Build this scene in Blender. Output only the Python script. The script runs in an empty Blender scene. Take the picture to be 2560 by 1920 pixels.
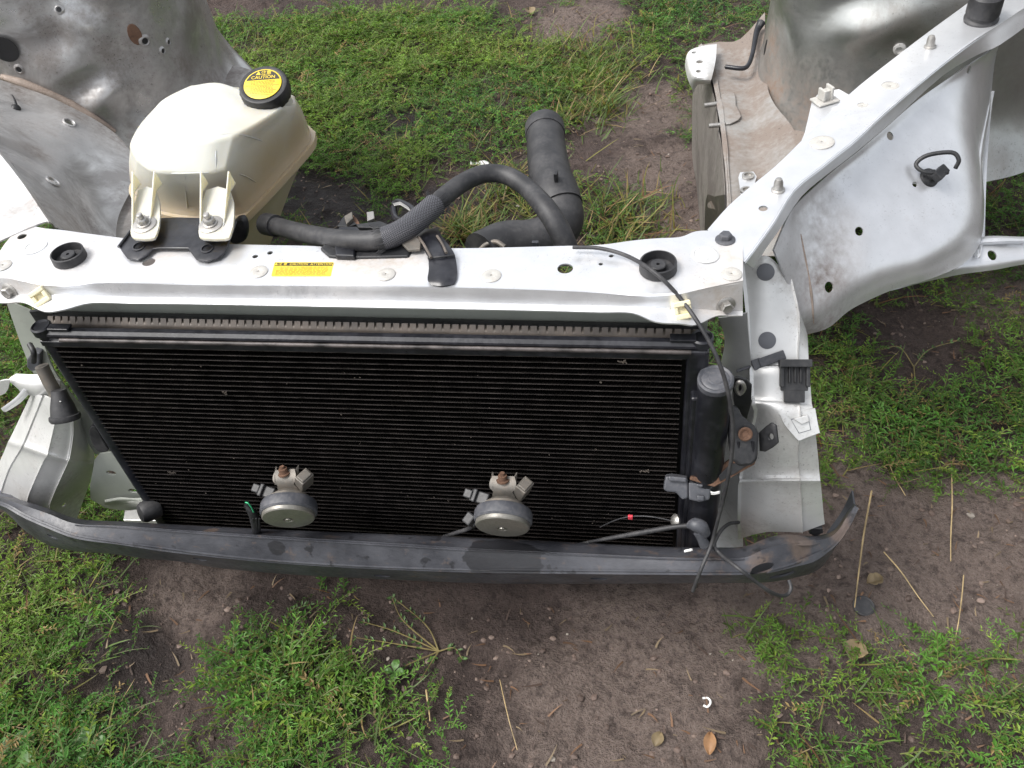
import bpy, bmesh, math, random
import numpy as np
from mathutils import Vector, Matrix, Quaternion
from mathutils.bvhtree import BVHTree
random.seed(7)
RNG = np.random.default_rng(11)
S = bpy.context.scene
COL = S.collection

# ------------------------------------------------------------------ camera
F, CX, CY = 2250.0, 1280.0, 960.0            # in pixels of the 2560 x 1920 photograph
CAMH = 1.30
def _n(v): v = np.array(v, float); return v / np.linalg.norm(v)
_down = _n([310, 2230, F])
_X = np.array([13780, 360, -F], float); _X = _X / np.linalg.norm(_X); _X = _n(_X - _down * (_X @ _down))
_Z = -_down; _Y = np.cross(_Z, _X)
WC = np.stack([_X, _Y, _Z])                   # rows: world axes seen in camera axes (x right, y down, z forward)
CAM = np.array([0, 0, CAMH])
cam = bpy.data.objects.new('camera', bpy.data.cameras.new('camera')); COL.objects.link(cam)
cam.data.sensor_width = 36; cam.data.lens = 36 * F / 2560
cam.data.clip_start = .02; cam.data.clip_end = 400
_m = Matrix((WC[:, 0], -WC[:, 1], -WC[:, 2])).transposed()
cam.matrix_world = Matrix.Translation(CAM) @ _m.to_4x4()
S.camera = cam

# ------------------------------------------------------------------ overcast sky, soft sun, exposure
SUN_EL, SUN_AZ = math.radians(58), math.radians(-112)   # high, to the left of the car and a little in front
wd = bpy.data.worlds.new('World'); S.world = wd; wd.use_nodes = True
nt = wd.node_tree; nt.nodes.clear()
sky = nt.nodes.new('ShaderNodeTexSky'); sky.sky_type = 'NISHITA'; sky.sun_disc = False
sky.sun_elevation = SUN_EL; sky.sun_rotation = SUN_AZ; sky.dust_density = 4; sky.air_density = 1.2
hs = nt.nodes.new('ShaderNodeHueSaturation'); hs.inputs['Saturation'].default_value = .22
bg = nt.nodes.new('ShaderNodeBackground'); bg.inputs[1].default_value = .15
wo = nt.nodes.new('ShaderNodeOutputWorld')
nt.links.new(sky.outputs[0], hs.inputs['Color']); nt.links.new(hs.outputs[0], bg.inputs[0]); nt.links.new(bg.outputs[0], wo.inputs[0])
sl = bpy.data.lights.new('sun', 'SUN'); sl.energy = 1.5; sl.angle = math.radians(24); sl.color = (1, .97, .93)
sun = bpy.data.objects.new('sun', sl); COL.objects.link(sun)
_sd = Vector((math.sin(SUN_AZ) * math.cos(SUN_EL), math.cos(SUN_AZ) * math.cos(SUN_EL), math.sin(SUN_EL)))
sun.rotation_euler = _sd.to_track_quat('Z', 'Y').to_euler(); sun.location = (-3, -1, 5)
S.view_settings.view_transform = 'Standard'; S.view_settings.look = 'None'
S.view_settings.gamma = 1; S.view_settings.use_curve_mapping = False
S.view_settings.exposure = .92

# ------------------------------------------------------------------ helpers
def ray(px, py):
    return WC @ _n([px - CX, py - CY, F])
def P(px, py, x=None, y=None, z=None):
    """point of the photograph put on the plane x, y or z = const"""
    r = ray(px, py)
    t = x / r[0] if x is not None else y / r[1] if y is not None else (z - CAMH) / r[2]
    return CAM + r * t
def PN(px, py, pt, n):
    r = ray(px, py); n = np.array(n, float)
    return CAM + r * (((np.array(pt) - CAM) @ n) / (r @ n))
def PD(px, py, d):
    return CAM + ray(px, py) * d
WLOC = {}
def put(o, parent=None, loc=(0, 0, 0)):
    """links an object at a world location under a parent (parents are never rotated)"""
    COL.objects.link(o); WLOC[o.name] = np.array(loc, float)
    if parent is not None:
        o.parent = parent; o.location = np.array(loc, float) - WLOC[parent.name]
    else:
        o.location = loc
    return o
def finish(me, mat, smooth=True, angle=38):
    if mat is not None: me.materials.append(mat)
    me.validate(); me.update()
    if smooth:
        me.polygons.foreach_set('use_smooth', [True] * len(me.polygons))
        me.set_sharp_from_angle(angle=math.radians(angle))
def mk(name, verts, faces, mat, parent=None, smooth=True, angle=38, centre=True):
    v = np.array(verts, float).reshape(-1, 3)
    c = (v.min(0) + v.max(0)) / 2 if centre else np.zeros(3)
    me = bpy.data.meshes.new(name); me.from_pydata((v - c).tolist(), [], faces)
    finish(me, mat, smooth, angle)
    return put(bpy.data.objects.new(name, me), parent, c)
def inst(name, me, parent, loc, n=None, spin=0, scale=1):
    o = bpy.data.objects.new(name, me); put(o, parent, loc)
    if n is not None:
        q = Vector(n).to_track_quat('Z', 'Y') @ Quaternion((0, 0, 1), spin)
        o.rotation_mode = 'QUATERNION'; o.rotation_quaternion = q
    o.scale = (scale,) * 3 if np.isscalar(scale) else scale
    return o
def tag(o, label=None, cat=None, group=None, kind=None):
    if label: o['label'] = label
    if cat: o['category'] = cat
    if group: o['group'] = group
    if kind: o['kind'] = kind
    return o
def bevel(o, w=.001, seg=2):
    m = o.modifiers.new('bevel', 'BEVEL'); m.width = w; m.segments = seg; m.limit_method = 'ANGLE'; m.angle_limit = math.radians(40)
    return o
def cr(A, n, axis=0):
    """Catmull-Rom refinement of a row of points"""
    A = np.moveaxis(np.array(A, float), axis, 0)
    K = len(A); Q = np.concatenate([2 * A[:1] - A[1:2], A, 2 * A[-1:] - A[-2:-1]])
    out = []
    for i in range(K - 1):
        p0, p1, p2, p3 = Q[i:i + 4]
        for t in np.arange(n) / n:
            out.append(.5 * (2 * p1 + (p2 - p0) * t + (2 * p0 - 5 * p1 + 4 * p2 - p3) * t * t + (3 * p1 - p0 - 3 * p2 + p3) * t ** 3))
    out.append(A[-1])
    return np.moveaxis(np.array(out), 0, axis)
def crc(A, n):
    """closed loop"""
    A = np.array(A, float); K = len(A); out = []
    for i in range(K):
        p0, p1, p2, p3 = A[i - 1], A[i], A[(i + 1) % K], A[(i + 2) % K]
        for t in np.arange(n) / n:
            out.append(.5 * (2 * p1 + (p2 - p0) * t + (2 * p0 - 5 * p1 + 4 * p2 - p3) * t * t + (3 * p1 - p0 - 3 * p2 + p3) * t ** 3))
    return np.array(out)
def crease(row, idx, e=.07):
    """doubles the points of a row at idx so that the smooth sheet keeps a tight fold there"""
    out = []
    for i, p in enumerate(row):
        if i in idx: out += [row[i - 1] * e + p * (1 - e), row[i + 1] * e + p * (1 - e)]
        else: out.append(p)
    return out
def gridnormals(G):
    du = np.gradient(G, axis=0); dv = np.gradient(G, axis=1)
    N = np.cross(du, dv); L = np.linalg.norm(N, axis=2, keepdims=True); return N / np.maximum(L, 1e-12)
def sheet(name, rows, mat, parent=None, nu=4, nv=4, th=.0022, bumps=(), face=None, angle=38, raw=False, crumple=(0, 1)):
    """pressed sheet metal: a grid of points refined to a smooth closed plate of thickness th"""
    G = np.array(rows, float) if raw else cr(cr(rows, nv, 1), nu, 0)
    N = gridnormals(G)
    tow = (CAM if face is None else np.array(face)) - G
    if (N * tow).sum(2).mean() < 0: N = -N
    if crumple[0]:
        u_ = G[..., 0] + .7 * G[..., 2]; v_ = G[..., 1] - .6 * G[..., 2]
        G = G + N * (crumple[0] * fbm(u_, v_, 51, crumple[1], 3))[..., None]
    for c, r, h in bumps:
        d = np.linalg.norm(G - np.array(c), axis=2); G = G + N * (h * np.exp(-(d / r) ** 2))[..., None]
    if len(bumps) or crumple[0]:
        N2 = gridnormals(G); s = np.sign((N2 * N).sum(2).mean()); N = N2 * s
    R, Cn = G.shape[:2]; V = np.concatenate([G.reshape(-1, 3), (G - N * th).reshape(-1, 3)]); o = R * Cn
    flip = (gridnormals(G) * N).sum(2).mean() < 0
    Fc = []
    def q(a, b, c, d): Fc.append((a, d, c, b) if flip else (a, b, c, d))
    for i in range(R - 1):
        for j in range(Cn - 1):
            a = i * Cn + j; b = a + 1; c = a + Cn + 1; d = a + Cn
            q(a, d, c, b); q(o + a, o + b, o + c, o + d)
    for j in range(Cn - 1):
        q(j, j + 1, o + j + 1, o + j); k = (R - 1) * Cn + j; q(k + 1, k, o + k, o + k + 1)
    for i in range(R - 1):
        a = i * Cn; q(a + Cn, a, o + a, o + a + Cn); b = a + Cn - 1; q(b, b + Cn, o + b + Cn, o + b)
    return mk(name, V, Fc, mat, parent, angle=angle)
def frame_of(n, up=(0, 0, 1)):
    n = _n(n); u = np.array(up, float)
    if abs(n @ u) > .95: u = np.array([0, 1, 0.])
    x = _n(np.cross(u, n)); return x, np.cross(n, x), n
def prism_mesh(loop, n, th):
    """closed outline (3D, planar) pushed by -n*th"""
    L = np.array(loop, float); k = len(L); n = _n(n)
    ar = sum(np.cross(L[i] - L[0], L[(i + 1) % k] - L[0]) for i in range(1, k - 1))
    if ar @ n < 0: L = L[::-1]
    V = np.concatenate([L, L - n * th])
    Fc = [tuple(range(k)), tuple(range(2 * k - 1, k - 1, -1))] + [(i, k + i, k + (i + 1) % k, (i + 1) % k) for i in range(k)]
    return V, Fc
def plate(name, pxs, mat, parent=None, y=None, z=None, x=None, pl=None, th=.003, bw=.0008, rnd=0):
    """a flat plate whose outline is given in pixels, on a plane"""
    if pl is not None: L = [PN(a, b, *pl) for a, b in pxs]; n = _n(pl[1])
    else:
        L = [P(a, b, x=x, y=y, z=z) for a, b in pxs]
        n = np.array([-1, 0, 0.]) if x is not None else np.array([0, -1, 0.]) if y is not None else np.array([0, 0, 1.])
    if rnd: L = crc(L, rnd)
    V, Fc = prism_mesh(L, n, th)
    o = mk(name, V, Fc, mat, parent, smooth=bool(rnd))
    if bw: bevel(o, bw)
    return o
def tube_mesh(pts, rad, seg=12, n=6, caps=True):
    C = cr(pts, n) if n > 1 else np.array(pts, float)
    R = np.array(rad, float) if np.ndim(rad) else np.full(len(pts), rad)
    R = np.interp(np.linspace(0, len(pts) - 1, len(C)), np.arange(len(pts)), R)
    T = np.gradient(C, axis=0); T /= np.linalg.norm(T, axis=1, keepdims=True)
    u = np.cross(T[0], [0, 0, 1.]);  u = np.cross(T[0], [0, 1., 0]) if np.linalg.norm(u) < .1 else u
    u = _n(u); V = []
    for i in range(len(C)):
        u = _n(u - T[i] * (u @ T[i])); w = np.cross(T[i], u)
        for k in range(seg):
            a = 2 * math.pi * k / seg; V.append(C[i] + R[i] * (math.cos(a) * u + math.sin(a) * w))
    Fc = []
    for i in range(len(C) - 1):
        for k in range(seg):
            a = i * seg + k; b = i * seg + (k + 1) % seg; Fc.append((a, b, b + seg, a + seg))
    if caps: Fc += [tuple(range(seg))[::-1], tuple(range((len(C) - 1) * seg, len(C) * seg))]
    return np.array(V), Fc
def tube(name, pts, rad, mat, parent=None, seg=12, n=6):
    V, Fc = tube_mesh(pts, rad, seg, n); return mk(name, V, Fc, mat, parent, angle=50)
def lathe_mesh(prof, seg=28):
    V = []; Fc = []; k = len(prof)
    for r, h in prof:
        for s in range(seg):
            a = 2 * math.pi * s / seg; V.append((r * math.cos(a), r * math.sin(a), h))
    for i in range(k - 1):
        for s in range(seg):
            a = i * seg + s; b = i * seg + (s + 1) % seg; Fc.append((a, b, b + seg, a + seg))
    Fc += [tuple(range(seg))[::-1], tuple(range((k - 1) * seg, k * seg))]
    return V, Fc
def shape(name, V, Fc, mat, smooth=True, angle=38):
    me = bpy.data.meshes.new(name); me.from_pydata([tuple(v) for v in V], [], Fc); finish(me, mat, smooth, angle); return me
def lathe(name, prof, mat, parent, loc, n=(0, 0, 1), seg=28, scale=1, spin=0):
    return inst(name, shape(name, *lathe_mesh(prof, seg), mat), parent, loc, n, spin, scale)
def box_mesh(sx, sy, sz, c=(0, 0, 0)):
    V = [(c[0] + sx * (i - .5), c[1] + sy * (j - .5), c[2] + sz * (k - .5)) for i in (0, 1) for j in (0, 1) for k in (0, 1)]
    return V, [(0, 1, 3, 2), (4, 6, 7, 5), (0, 4, 5, 1), (2, 3, 7, 6), (0, 2, 6, 4), (1, 5, 7, 3)]
def box(name, size, mat, parent, loc, n=None, spin=0, bw=.001):
    o = inst(name, shape(name, *box_mesh(*size), mat, smooth=False), parent, loc, n, spin)
    if bw: bevel(o, bw)
    return o
def merge(*ms):
    V = []; Fc = []
    for v, f in ms:
        o = len(V); V += [tuple(p) for p in v]; Fc += [tuple(i + o for i in q) for q in f]
    return V, Fc
def moved(m, M):
    return [tuple(M @ Vector(v)) for v in m[0]], m[1]
def world_mesh(o):
    dg = bpy.context.evaluated_depsgraph_get(); return o
def hit(px, py, *objs):
    """where the photograph's ray meets a part already built: point and outward normal"""
    best = None; r = Vector(ray(px, py))
    for o in objs:
        w = Vector(WLOC[o.name]); me = o.data
        bv = BVHTree.FromPolygons([v.co + w for v in me.vertices], [tuple(p.vertices) for p in me.polygons])
        h = bv.ray_cast(Vector(CAM), r)
        if h[0] is not None and (best is None or h[3] < best[2]):
            nn = h[1]; nn = -nn if nn.dot(r) > 0 else nn
            best = (np.array(h[0]), np.array(nn), h[3])
    if best is None: raise RuntimeError('no hit at %s %s' % (px, py))
    return best[0], best[1]
def cut(o, cutters):
    """drill real holes: list of (point, axis, rx, ry) in world space"""
    ms = []
    for p, n, rx, ry in cutters:
        x, y, z = frame_of(n); V, Fc = lathe_mesh([(1, -.012), (1, .012)], 20)
        ms.append(([tuple(np.array(p) + x * v[0] * rx + y * v[1] * ry + z * v[2]) for v in V], Fc))
    V, Fc = merge(*ms); w = WLOC[o.name]
    me = bpy.data.meshes.new('cutter'); me.from_pydata([tuple(np.array(v) - w) for v in V], [], Fc)
    c = bpy.data.objects.new('cutter', me); COL.objects.link(c); c.location = w
    loc, par = o.location.copy(), o.parent; o.parent = None; o.location = w
    m = o.modifiers.new('holes', 'BOOLEAN'); m.operation = 'DIFFERENCE'; m.solver = 'EXACT'; m.object = c; old = o.data; nf0 = len(old.polygons)
    for us in (False, True):
        m.use_self = us; bpy.context.view_layer.update(); dg = bpy.context.evaluated_depsgraph_get()
        new = bpy.data.meshes.new_from_object(o.evaluated_get(dg))
        if len(new.polygons) > nf0 * .7: break
    if len(new.polygons) < nf0 * .7: print('CUT FAILED', o.name, nf0, len(new.polygons)); new = old.copy()
    o.modifiers.remove(m); o.data = new; new.name = old.name; bpy.data.meshes.remove(old)
    bpy.data.objects.remove(c); bpy.data.meshes.remove(me)
    new.polygons.foreach_set('use_smooth', [True] * len(new.polygons)); new.set_sharp_from_angle(angle=math.radians(38))
    o.parent = par; o.location = loc
def text_mesh(name, s, mat, size=1.0, align='CENTER'):
    cu = bpy.data.curves.new(name, 'FONT'); cu.body = s; cu.size = size; cu.align_x = align; cu.align_y = 'CENTER'; cu.resolution_u = 3; cu.offset = size * .012
    t = bpy.data.objects.new(name, cu); COL.objects.link(t); bpy.context.view_layer.update()
    dg = bpy.context.evaluated_depsgraph_get(); me = bpy.data.meshes.new_from_object(t.evaluated_get(dg))
    bpy.data.objects.remove(t); bpy.data.curves.remove(cu)
    me.materials.clear(); me.materials.append(mat); return me
def vnoise(x, y, seed, freq):
    """smooth value noise for numpy arrays, -1..1"""
    r = np.random.default_rng(seed).uniform(-1, 1, (64, 64)); X = x * freq + 1000.37; Y = y * freq + 1000.71
    xi = np.floor(X).astype(int); yi = np.floor(Y).astype(int); fx = X - xi; fy = Y - yi
    fx = fx * fx * (3 - 2 * fx); fy = fy * fy * (3 - 2 * fy)
    g = lambda a, b: r[a % 64, b % 64]
    return (g(xi, yi) * (1 - fx) + g(xi + 1, yi) * fx) * (1 - fy) + (g(xi, yi + 1) * (1 - fx) + g(xi + 1, yi + 1) * fx) * fy
def fbm(x, y, seed, freq, oct=4, gain=.5):
    s = 0; a = 1; t = 0
    for i in range(oct): s = s + a * vnoise(x, y, seed + i, freq * 2.03 ** i); t += a; a *= gain
    return s / t

# ------------------------------------------------------------------ materials
def mat(name):
    m = bpy.data.materials.new(name); m.use_nodes = True; n = m.node_tree.nodes; n.clear()
    o = n.new('ShaderNodeOutputMaterial'); b = n.new('ShaderNodeBsdfPrincipled'); m.node_tree.links.new(b.outputs[0], o.inputs[0])
    return m, m.node_tree, b
def node(t, k, **kw):
    n = t.nodes.new(k)
    for a, v in kw.items():
        if a.startswith('i_'): n.inputs[a[2:].replace('_', ' ')].default_value = v
        else: setattr(n, a, v)
    return n
def noise(t, co, scale, detail=5, rough=.55, dist=0):
    n = node(t, 'ShaderNodeTexNoise', i_Scale=scale, i_Detail=detail, i_Roughness=rough, i_Distortion=dist)
    t.links.new(co, n.inputs['Vector']); return n.outputs['Fac']
def ramp(t, fac, stops):
    n = t.nodes.new('ShaderNodeValToRGB'); e = n.color_ramp.elements
    while len(e) < len(stops): e.new(.5)
    for el, (p, c) in zip(e, stops): el.position = p; el.color = (c, c, c, 1) if np.isscalar(c) else (*c, 1)
    t.links.new(fac, n.inputs[0]); return n.outputs[0]
def mixc(t, fac, a, b, mode='MIX'):
    n = t.nodes.new('ShaderNodeMix'); n.data_type = 'RGBA'; n.blend_type = mode
    for s, v in ((0, fac), (6, a), (7, b)):
        if hasattr(v, 'is_linked') or hasattr(v, 'links'): t.links.new(v, n.inputs[s])
        else: n.inputs[s].default_value = v if np.isscalar(v) else (*v, 1)
    return n.outputs[2]
def math_(t, op, a, b=0, clamp=False):
    n = t.nodes.new('ShaderNodeMath'); n.operation = op; n.use_clamp = clamp
    for s, v in ((0, a), (1, b)):
        if hasattr(v, 'links'): t.links.new(v, n.inputs[s])
        else: n.inputs[s].default_value = v
    return n.outputs[0]
def bump(t, b, h, strength=.3, dist=.002):
    n = node(t, 'ShaderNodeBump', i_Strength=strength, i_Distance=dist); t.links.new(h, n.inputs['Height']); t.links.new(n.outputs[0], b.inputs['Normal'])
def wpos(t): return t.nodes.new('ShaderNodeNewGeometry').outputs['Position']
def spots_mask(t, pos, spots):
    """1 near the given places (point, radius), breaking up into noise"""
    out = None
    for c, r in spots:
        d = t.nodes.new('ShaderNodeVectorMath'); d.operation = 'DISTANCE'; t.links.new(pos, d.inputs[0]); d.inputs[1].default_value = tuple(c)
        v = math_(t, 'SUBTRACT', 1, math_(t, 'DIVIDE', d.outputs['Value'], r), True)
        out = v if out is None else math_(t, 'MAXIMUM', out, v)
    return out
def paint(name, base=(.74, .75, .77), metal=.68, rough=.32, dirt=.25, dcol=(.16, .115, .09), spots=(), speck=.5, stain=0):
    m, t, b = mat(name); pos = wpos(t)
    big = noise(t, pos, 9, 6, .62); fine = noise(t, pos, 95, 4, .6); sp = math_(t, 'MAXIMUM', noise(t, pos, 300, 2, .5), math_(t, 'SUBTRACT', noise(t, pos, 120, 3, .6), .02))
    g = ramp(t, math_(t, 'ADD', math_(t, 'MULTIPLY', big, .75), math_(t, 'MULTIPLY', fine, .25)), [(.63 - .34 * dirt, 0), (.80 - .36 * dirt, min(1, .25 + .75 * dirt))])
    if spots:
        k = spots_mask(t, pos, spots); k = math_(t, 'MULTIPLY', ramp(t, k, [(0, 0), (.75, 1)]), ramp(t, math_(t, 'ADD', math_(t, 'MULTIPLY', big, .6), math_(t, 'MULTIPLY', fine, .4)), [(.34, .15), (.6, 1)]))
        g = math_(t, 'MAXIMUM', g, k)
    s = math_(t, 'MULTIPLY', ramp(t, sp, [(.635, 0), (.70, 1)]), math_(t, 'MULTIPLY', ramp(t, big, [(.45, 0), (.7, 1)]), speck))
    tone = mixc(t, ramp(t, noise(t, pos, 30, 4), [(.3, 0), (.75, 1)]), base, tuple(c * .86 for c in base))
    if stain:
        sn = ramp(t, noise(t, pos, 6.5, 7, .68, .6), [(.47, 0), (.62, stain)]); g = math_(t, 'MAXIMUM', g, math_(t, 'MULTIPLY', sn, .6)); tone = mixc(t, sn, tone, (.11, .10, .095))
    c = mixc(t, g, tone, dcol); c = mixc(t, s, c, (.035, .03, .028))
    t.links.new(c, b.inputs['Base Color'])
    mm = math_(t, 'MULTIPLY', math_(t, 'SUBTRACT', 1, math_(t, 'MAXIMUM', g, s), True), metal); t.links.new(mm, b.inputs['Metallic'])
    t.links.new(math_(t, 'ADD', math_(t, 'MULTIPLY', g, .4), math_(t, 'ADD', rough - .06, math_(t, 'MULTIPLY', fine, .14))), b.inputs['Roughness'])
    b.inputs['Coat Weight'].default_value = .25; b.inputs['Coat Roughness'].default_value = .2
    bump(t, b, math_(t, 'ADD', math_(t, 'MULTIPLY', fine, .5), noise(t, pos, 14, 3)), .12, .003)
    return m
def plain(name, base, rough=.5, metal=0, var=.3, dust=None, dustamt=.3, scale=40, bs=.15, coat=0, spec=.5):
    m, t, b = mat(name); pos = wpos(t); n1 = noise(t, pos, scale, 5); n2 = noise(t, pos, scale * 6, 3)
    c = mixc(t, ramp(t, n1, [(.3, 0), (.7, 1)]), tuple(x * (1 - var) for x in base), tuple(min(1, x * (1 + var)) for x in base))
    if dust:
        k = ramp(t, math_(t, 'ADD', math_(t, 'MULTIPLY', n1, .55), math_(t, 'MULTIPLY', n2, .45)), [(.45, 0), (.68, dustamt)]); c = mixc(t, k, c, dust)
    t.links.new(c, b.inputs['Base Color']); b.inputs['Metallic'].default_value = metal
    t.links.new(math_(t, 'ADD', rough - .1, math_(t, 'MULTIPLY', n2, .2)), b.inputs['Roughness'])
    b.inputs['Coat Weight'].default_value = coat; b.inputs['Specular IOR Level'].default_value = spec
    bump(t, b, n2, bs, .001)
    return m
M = {}
M['paint'] = paint('silver_paint', dirt=.12, speck=.35)
M['paint_grimy'] = paint('silver_paint_grimy', base=(.5, .5, .5), metal=.6, rough=.38, dirt=.5, dcol=(.13, .10, .085), speck=.9)
M['paint_worn'] = paint('silver_paint_worn', base=(.66, .66, .65), metal=.4, rough=.36, dirt=.34, dcol=(.2, .17, .145), speck=.7)
M['paint_green'] = paint('grey_green_paint', base=(.36, .38, .34), metal=.2, rough=.45, dirt=.15, speck=.2)
M['black'] = plain('black_plastic', (.012, .0125, .0145), .5, dust=(.09, .086, .082), dustamt=.25)
M['black_gloss'] = plain('black_enamel', (.009, .0095, .013), .32, dust=(.08, .08, .09), dustamt=.2, scale=25)
M['rubber'] = plain('rubber', (.021, .021, .0235), .56, dust=(.12, .115, .11), dustamt=.3, scale=30)
M['dark'] = plain('black_and_shade', (.006, .006, .007), .55, var=.2)  # near black; also stands in for the shade inside holes and bores
M['fin'] = plain('dark_aluminium', (.0035, .0031, .0030), .75, metal=0, var=.5, dust=(.02, .016, .013), dustamt=.3, scale=18, spec=.08)
M['tube_edge'] = plain('dull_aluminium', (.058, .050, .048), .5, metal=.2, var=.8, scale=45)
M['crimp'] = plain('dusty_aluminium', (.125, .108, .094), .5, metal=.25, var=.3, dust=(.16, .125, .10), dustamt=.55, scale=30)
M['steel'] = plain('zinc_steel', (.42, .41, .39), .42, metal=.8, var=.3, dust=(.16, .13, .11), dustamt=.6, scale=120)
M['dull_steel'] = plain('weathered_steel', (.145, .135, .12), .55, metal=.35, var=.3, dust=(.17, .13, .10), dustamt=.6, scale=60)
M['horn_face'] = plain('horn_disc', (.26, .25, .225), .34, metal=.55, var=.2, dust=(.15, .13, .11), dustamt=.5, scale=45)
M['rust'] = plain('rust', (.12, .062, .036), .8, var=.5, dust=(.05, .035, .03), dustamt=.6, scale=70, bs=.5)
M['grey_plug'] = plain('grey_plastic_plug', (.13, .135, .15), .5, var=.1)
M['clear_plug'] = plain('milky_plastic_plug', (.42, .41, .385), .35, var=.15, dust=(.2, .17, .14), dustamt=.5, scale=80)
M['cream'] = plain('cream_plastic', (.72, .66, .45), .45, var=.12, dust=(.35, .27, .15), dustamt=.35, scale=90)
M['grey_plastic'] = plain('grey_connector_plastic', (.055, .058, .068), .5, var=.2, dust=(.18, .17, .17), dustamt=.35)
M['yellow'] = plain('yellow_label', (.68, .50, .03), .45, var=.12, dust=(.42, .33, .10), dustamt=.5, scale=60)
M['ink'] = plain('black_ink', (.02, .016, .012), .5, var=.1)
M['orange_ink'] = plain('orange_ink', (.30, .14, .015), .5, var=.1)
M['green_wire'] = plain('green_wire', (.04, .35, .16), .4)
M['red'] = plain('red_plastic', (.55, .05, .07), .4)
M['white'] = plain('white_scrap', (.70, .70, .68), .5, var=.2)

# ------------------------------------------------------------------ the ground and what grows on it
def G0(px, py): return P(px, py, z=0)[:2]
# places (pixel, pixel radius, strength) turned into spots on the ground: < 0 bare soil, > 0 thick growth
_spots = [(1440, 45, 150, 55, -.9), (430, 25, 70, 40, -.6), (1000, 270, 75, 60, -.75), (1600, 250, 120, 95, -1.1), (1660, 420, 120, 60, -1), (1480, 370, 90, 70, -.9),
 (1230, 480, 170, 70, -1.1), (1150, 590, 200, 60, -1), (820, 470, 95, 75, -1), (1700, 560, 120, 80, -1), (1560, 560, 130, 60, -.35), (1300, 250, 60, 60, -.3),
 (2250, 850, 140, 85, -1.1), (2540, 290, 60, 110, -1), (2300, 1270, 330, 60, -1.1), (2120, 1370, 200, 110, -1.3), (2350, 1420, 250, 110, -1.2), (1950, 1480, 120, 60, -.6),
 (1500, 1640, 330, 260, -1.5), (1250, 1500, 250, 90, -1), (470, 1450, 150, 60, -.9), (330, 1640, 120, 80, -1.0), (760, 1450, 90, 30, -.5), (900, 1510, 200, 70, -.55), (430, 1790, 110, 80, -.8), (620, 1530, 230, 70, -.75), (1020, 1560, 170, 90, -.6), (300, 1480, 130, 50, -.4),
 (1400, 1850, 220, 100, -1.2), (1750, 1800, 200, 150, -.9), (2050, 1620, 100, 80, -.4), (1000, 1600, 110, 60, -.2), (2480, 1080, 70, 60, -.3), (1180, 1700, 150, 90, -.35), (2330, 600, 60, 50, .2),
 (750, 120, 300, 160, .5), (1100, 110, 250, 110, .4), (900, 380, 170, 90, .4), (1400, 180, 110, 70, .3), (120, 1600, 190, 200, .7), (60, 900, 70, 200, .5), (150, 1850, 200, 120, .8), (800, 1780, 330, 130, .35),
 (2300, 1080, 220, 120, .5), (2450, 800, 110, 110, .35), (2130, 850, 70, 100, .25), (1850, 1560, 170, 70, .45), (2400, 1680, 200, 110, .15), (830, 1500, 60, 50, .7), (2520, 620, 60, 80, .2), (1650, 100, 150, 70, .2), (300, 1300, 90, 40, .3)]
SPOT = []
for a, b, ra, rb, w in _spots:
    c = G0(a, b); ex = np.linalg.norm(G0(a + ra, b) - c); ey = np.linalg.norm(G0(a, b - rb) - c)
    SPOT.append((c[0], c[1], ex, ey, w))
def growth(x, y):
    d = .44 + .40 * fbm(x, y, 21, 2.6, 3) + .55 * fbm(x, y, 31, 9, 3)
    for cx, cy, ex, ey, w in SPOT:
        d = d + w * np.exp(-(((x - cx) / ex) ** 2 + ((y - cy) / ey) ** 2))
    return d
def relief(x, y):
    h = .016 * fbm(x, y, 3, 2.1, 3) + .026 * fbm(x, y, 5, 8, 3) + .010 * fbm(x, y, 8, 30, 3)
    return h - .02
def axis(a, b, step, far):
    c = list(np.arange(a, b, step)); s = step; lo = [a]; hi = [c[-1]]
    while lo[-1] > -far: s *= 1.5; lo.append(lo[-1] - s)
    s = step
    while hi[-1] < far: s *= 1.5; hi.append(hi[-1] + s)
    return np.array(lo[1:][::-1] + c + hi[1:])
gx = axis(-3.0, 1.7, .0125, 120); gy = axis(-.1, 3.4, .0125, 120)
XX, YY = np.meshgrid(gx, gy, indexing='ij'); ZZ = relief(XX, YY)
nx, ny = XX.shape
idx = np.arange(nx * ny).reshape(nx, ny)
quads = np.stack([idx[:-1, :-1], idx[1:, :-1], idx[1:, 1:], idx[:-1, 1:]], -1).reshape(-1, 4)
def bigmesh(name, V, Fq, material, attr=None, smooth=True):
    me = bpy.data.meshes.new(name); V = np.ascontiguousarray(V, np.float32); k = Fq.shape[1]
    me.vertices.add(len(V)); me.vertices.foreach_set('co', V.ravel())
    me.loops.add(Fq.size); me.loops.foreach_set('vertex_index', np.ascontiguousarray(Fq, np.int32).ravel())
    me.polygons.add(len(Fq)); me.polygons.foreach_set('loop_start', np.arange(0, Fq.size, k, dtype=np.int32))
    if attr is not None:
        a = me.color_attributes.new('tint', 'FLOAT_COLOR', 'POINT')
        c = np.ones((len(V), 4), np.float32); c[:, :3] = attr; a.data.foreach_set('color', c.ravel())
    me.update(); me.validate(); me.materials.append(material)
    me.polygons.foreach_set('use_smooth', np.full(len(Fq), smooth))
    return bpy.data.objects.new(name, me)
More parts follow.
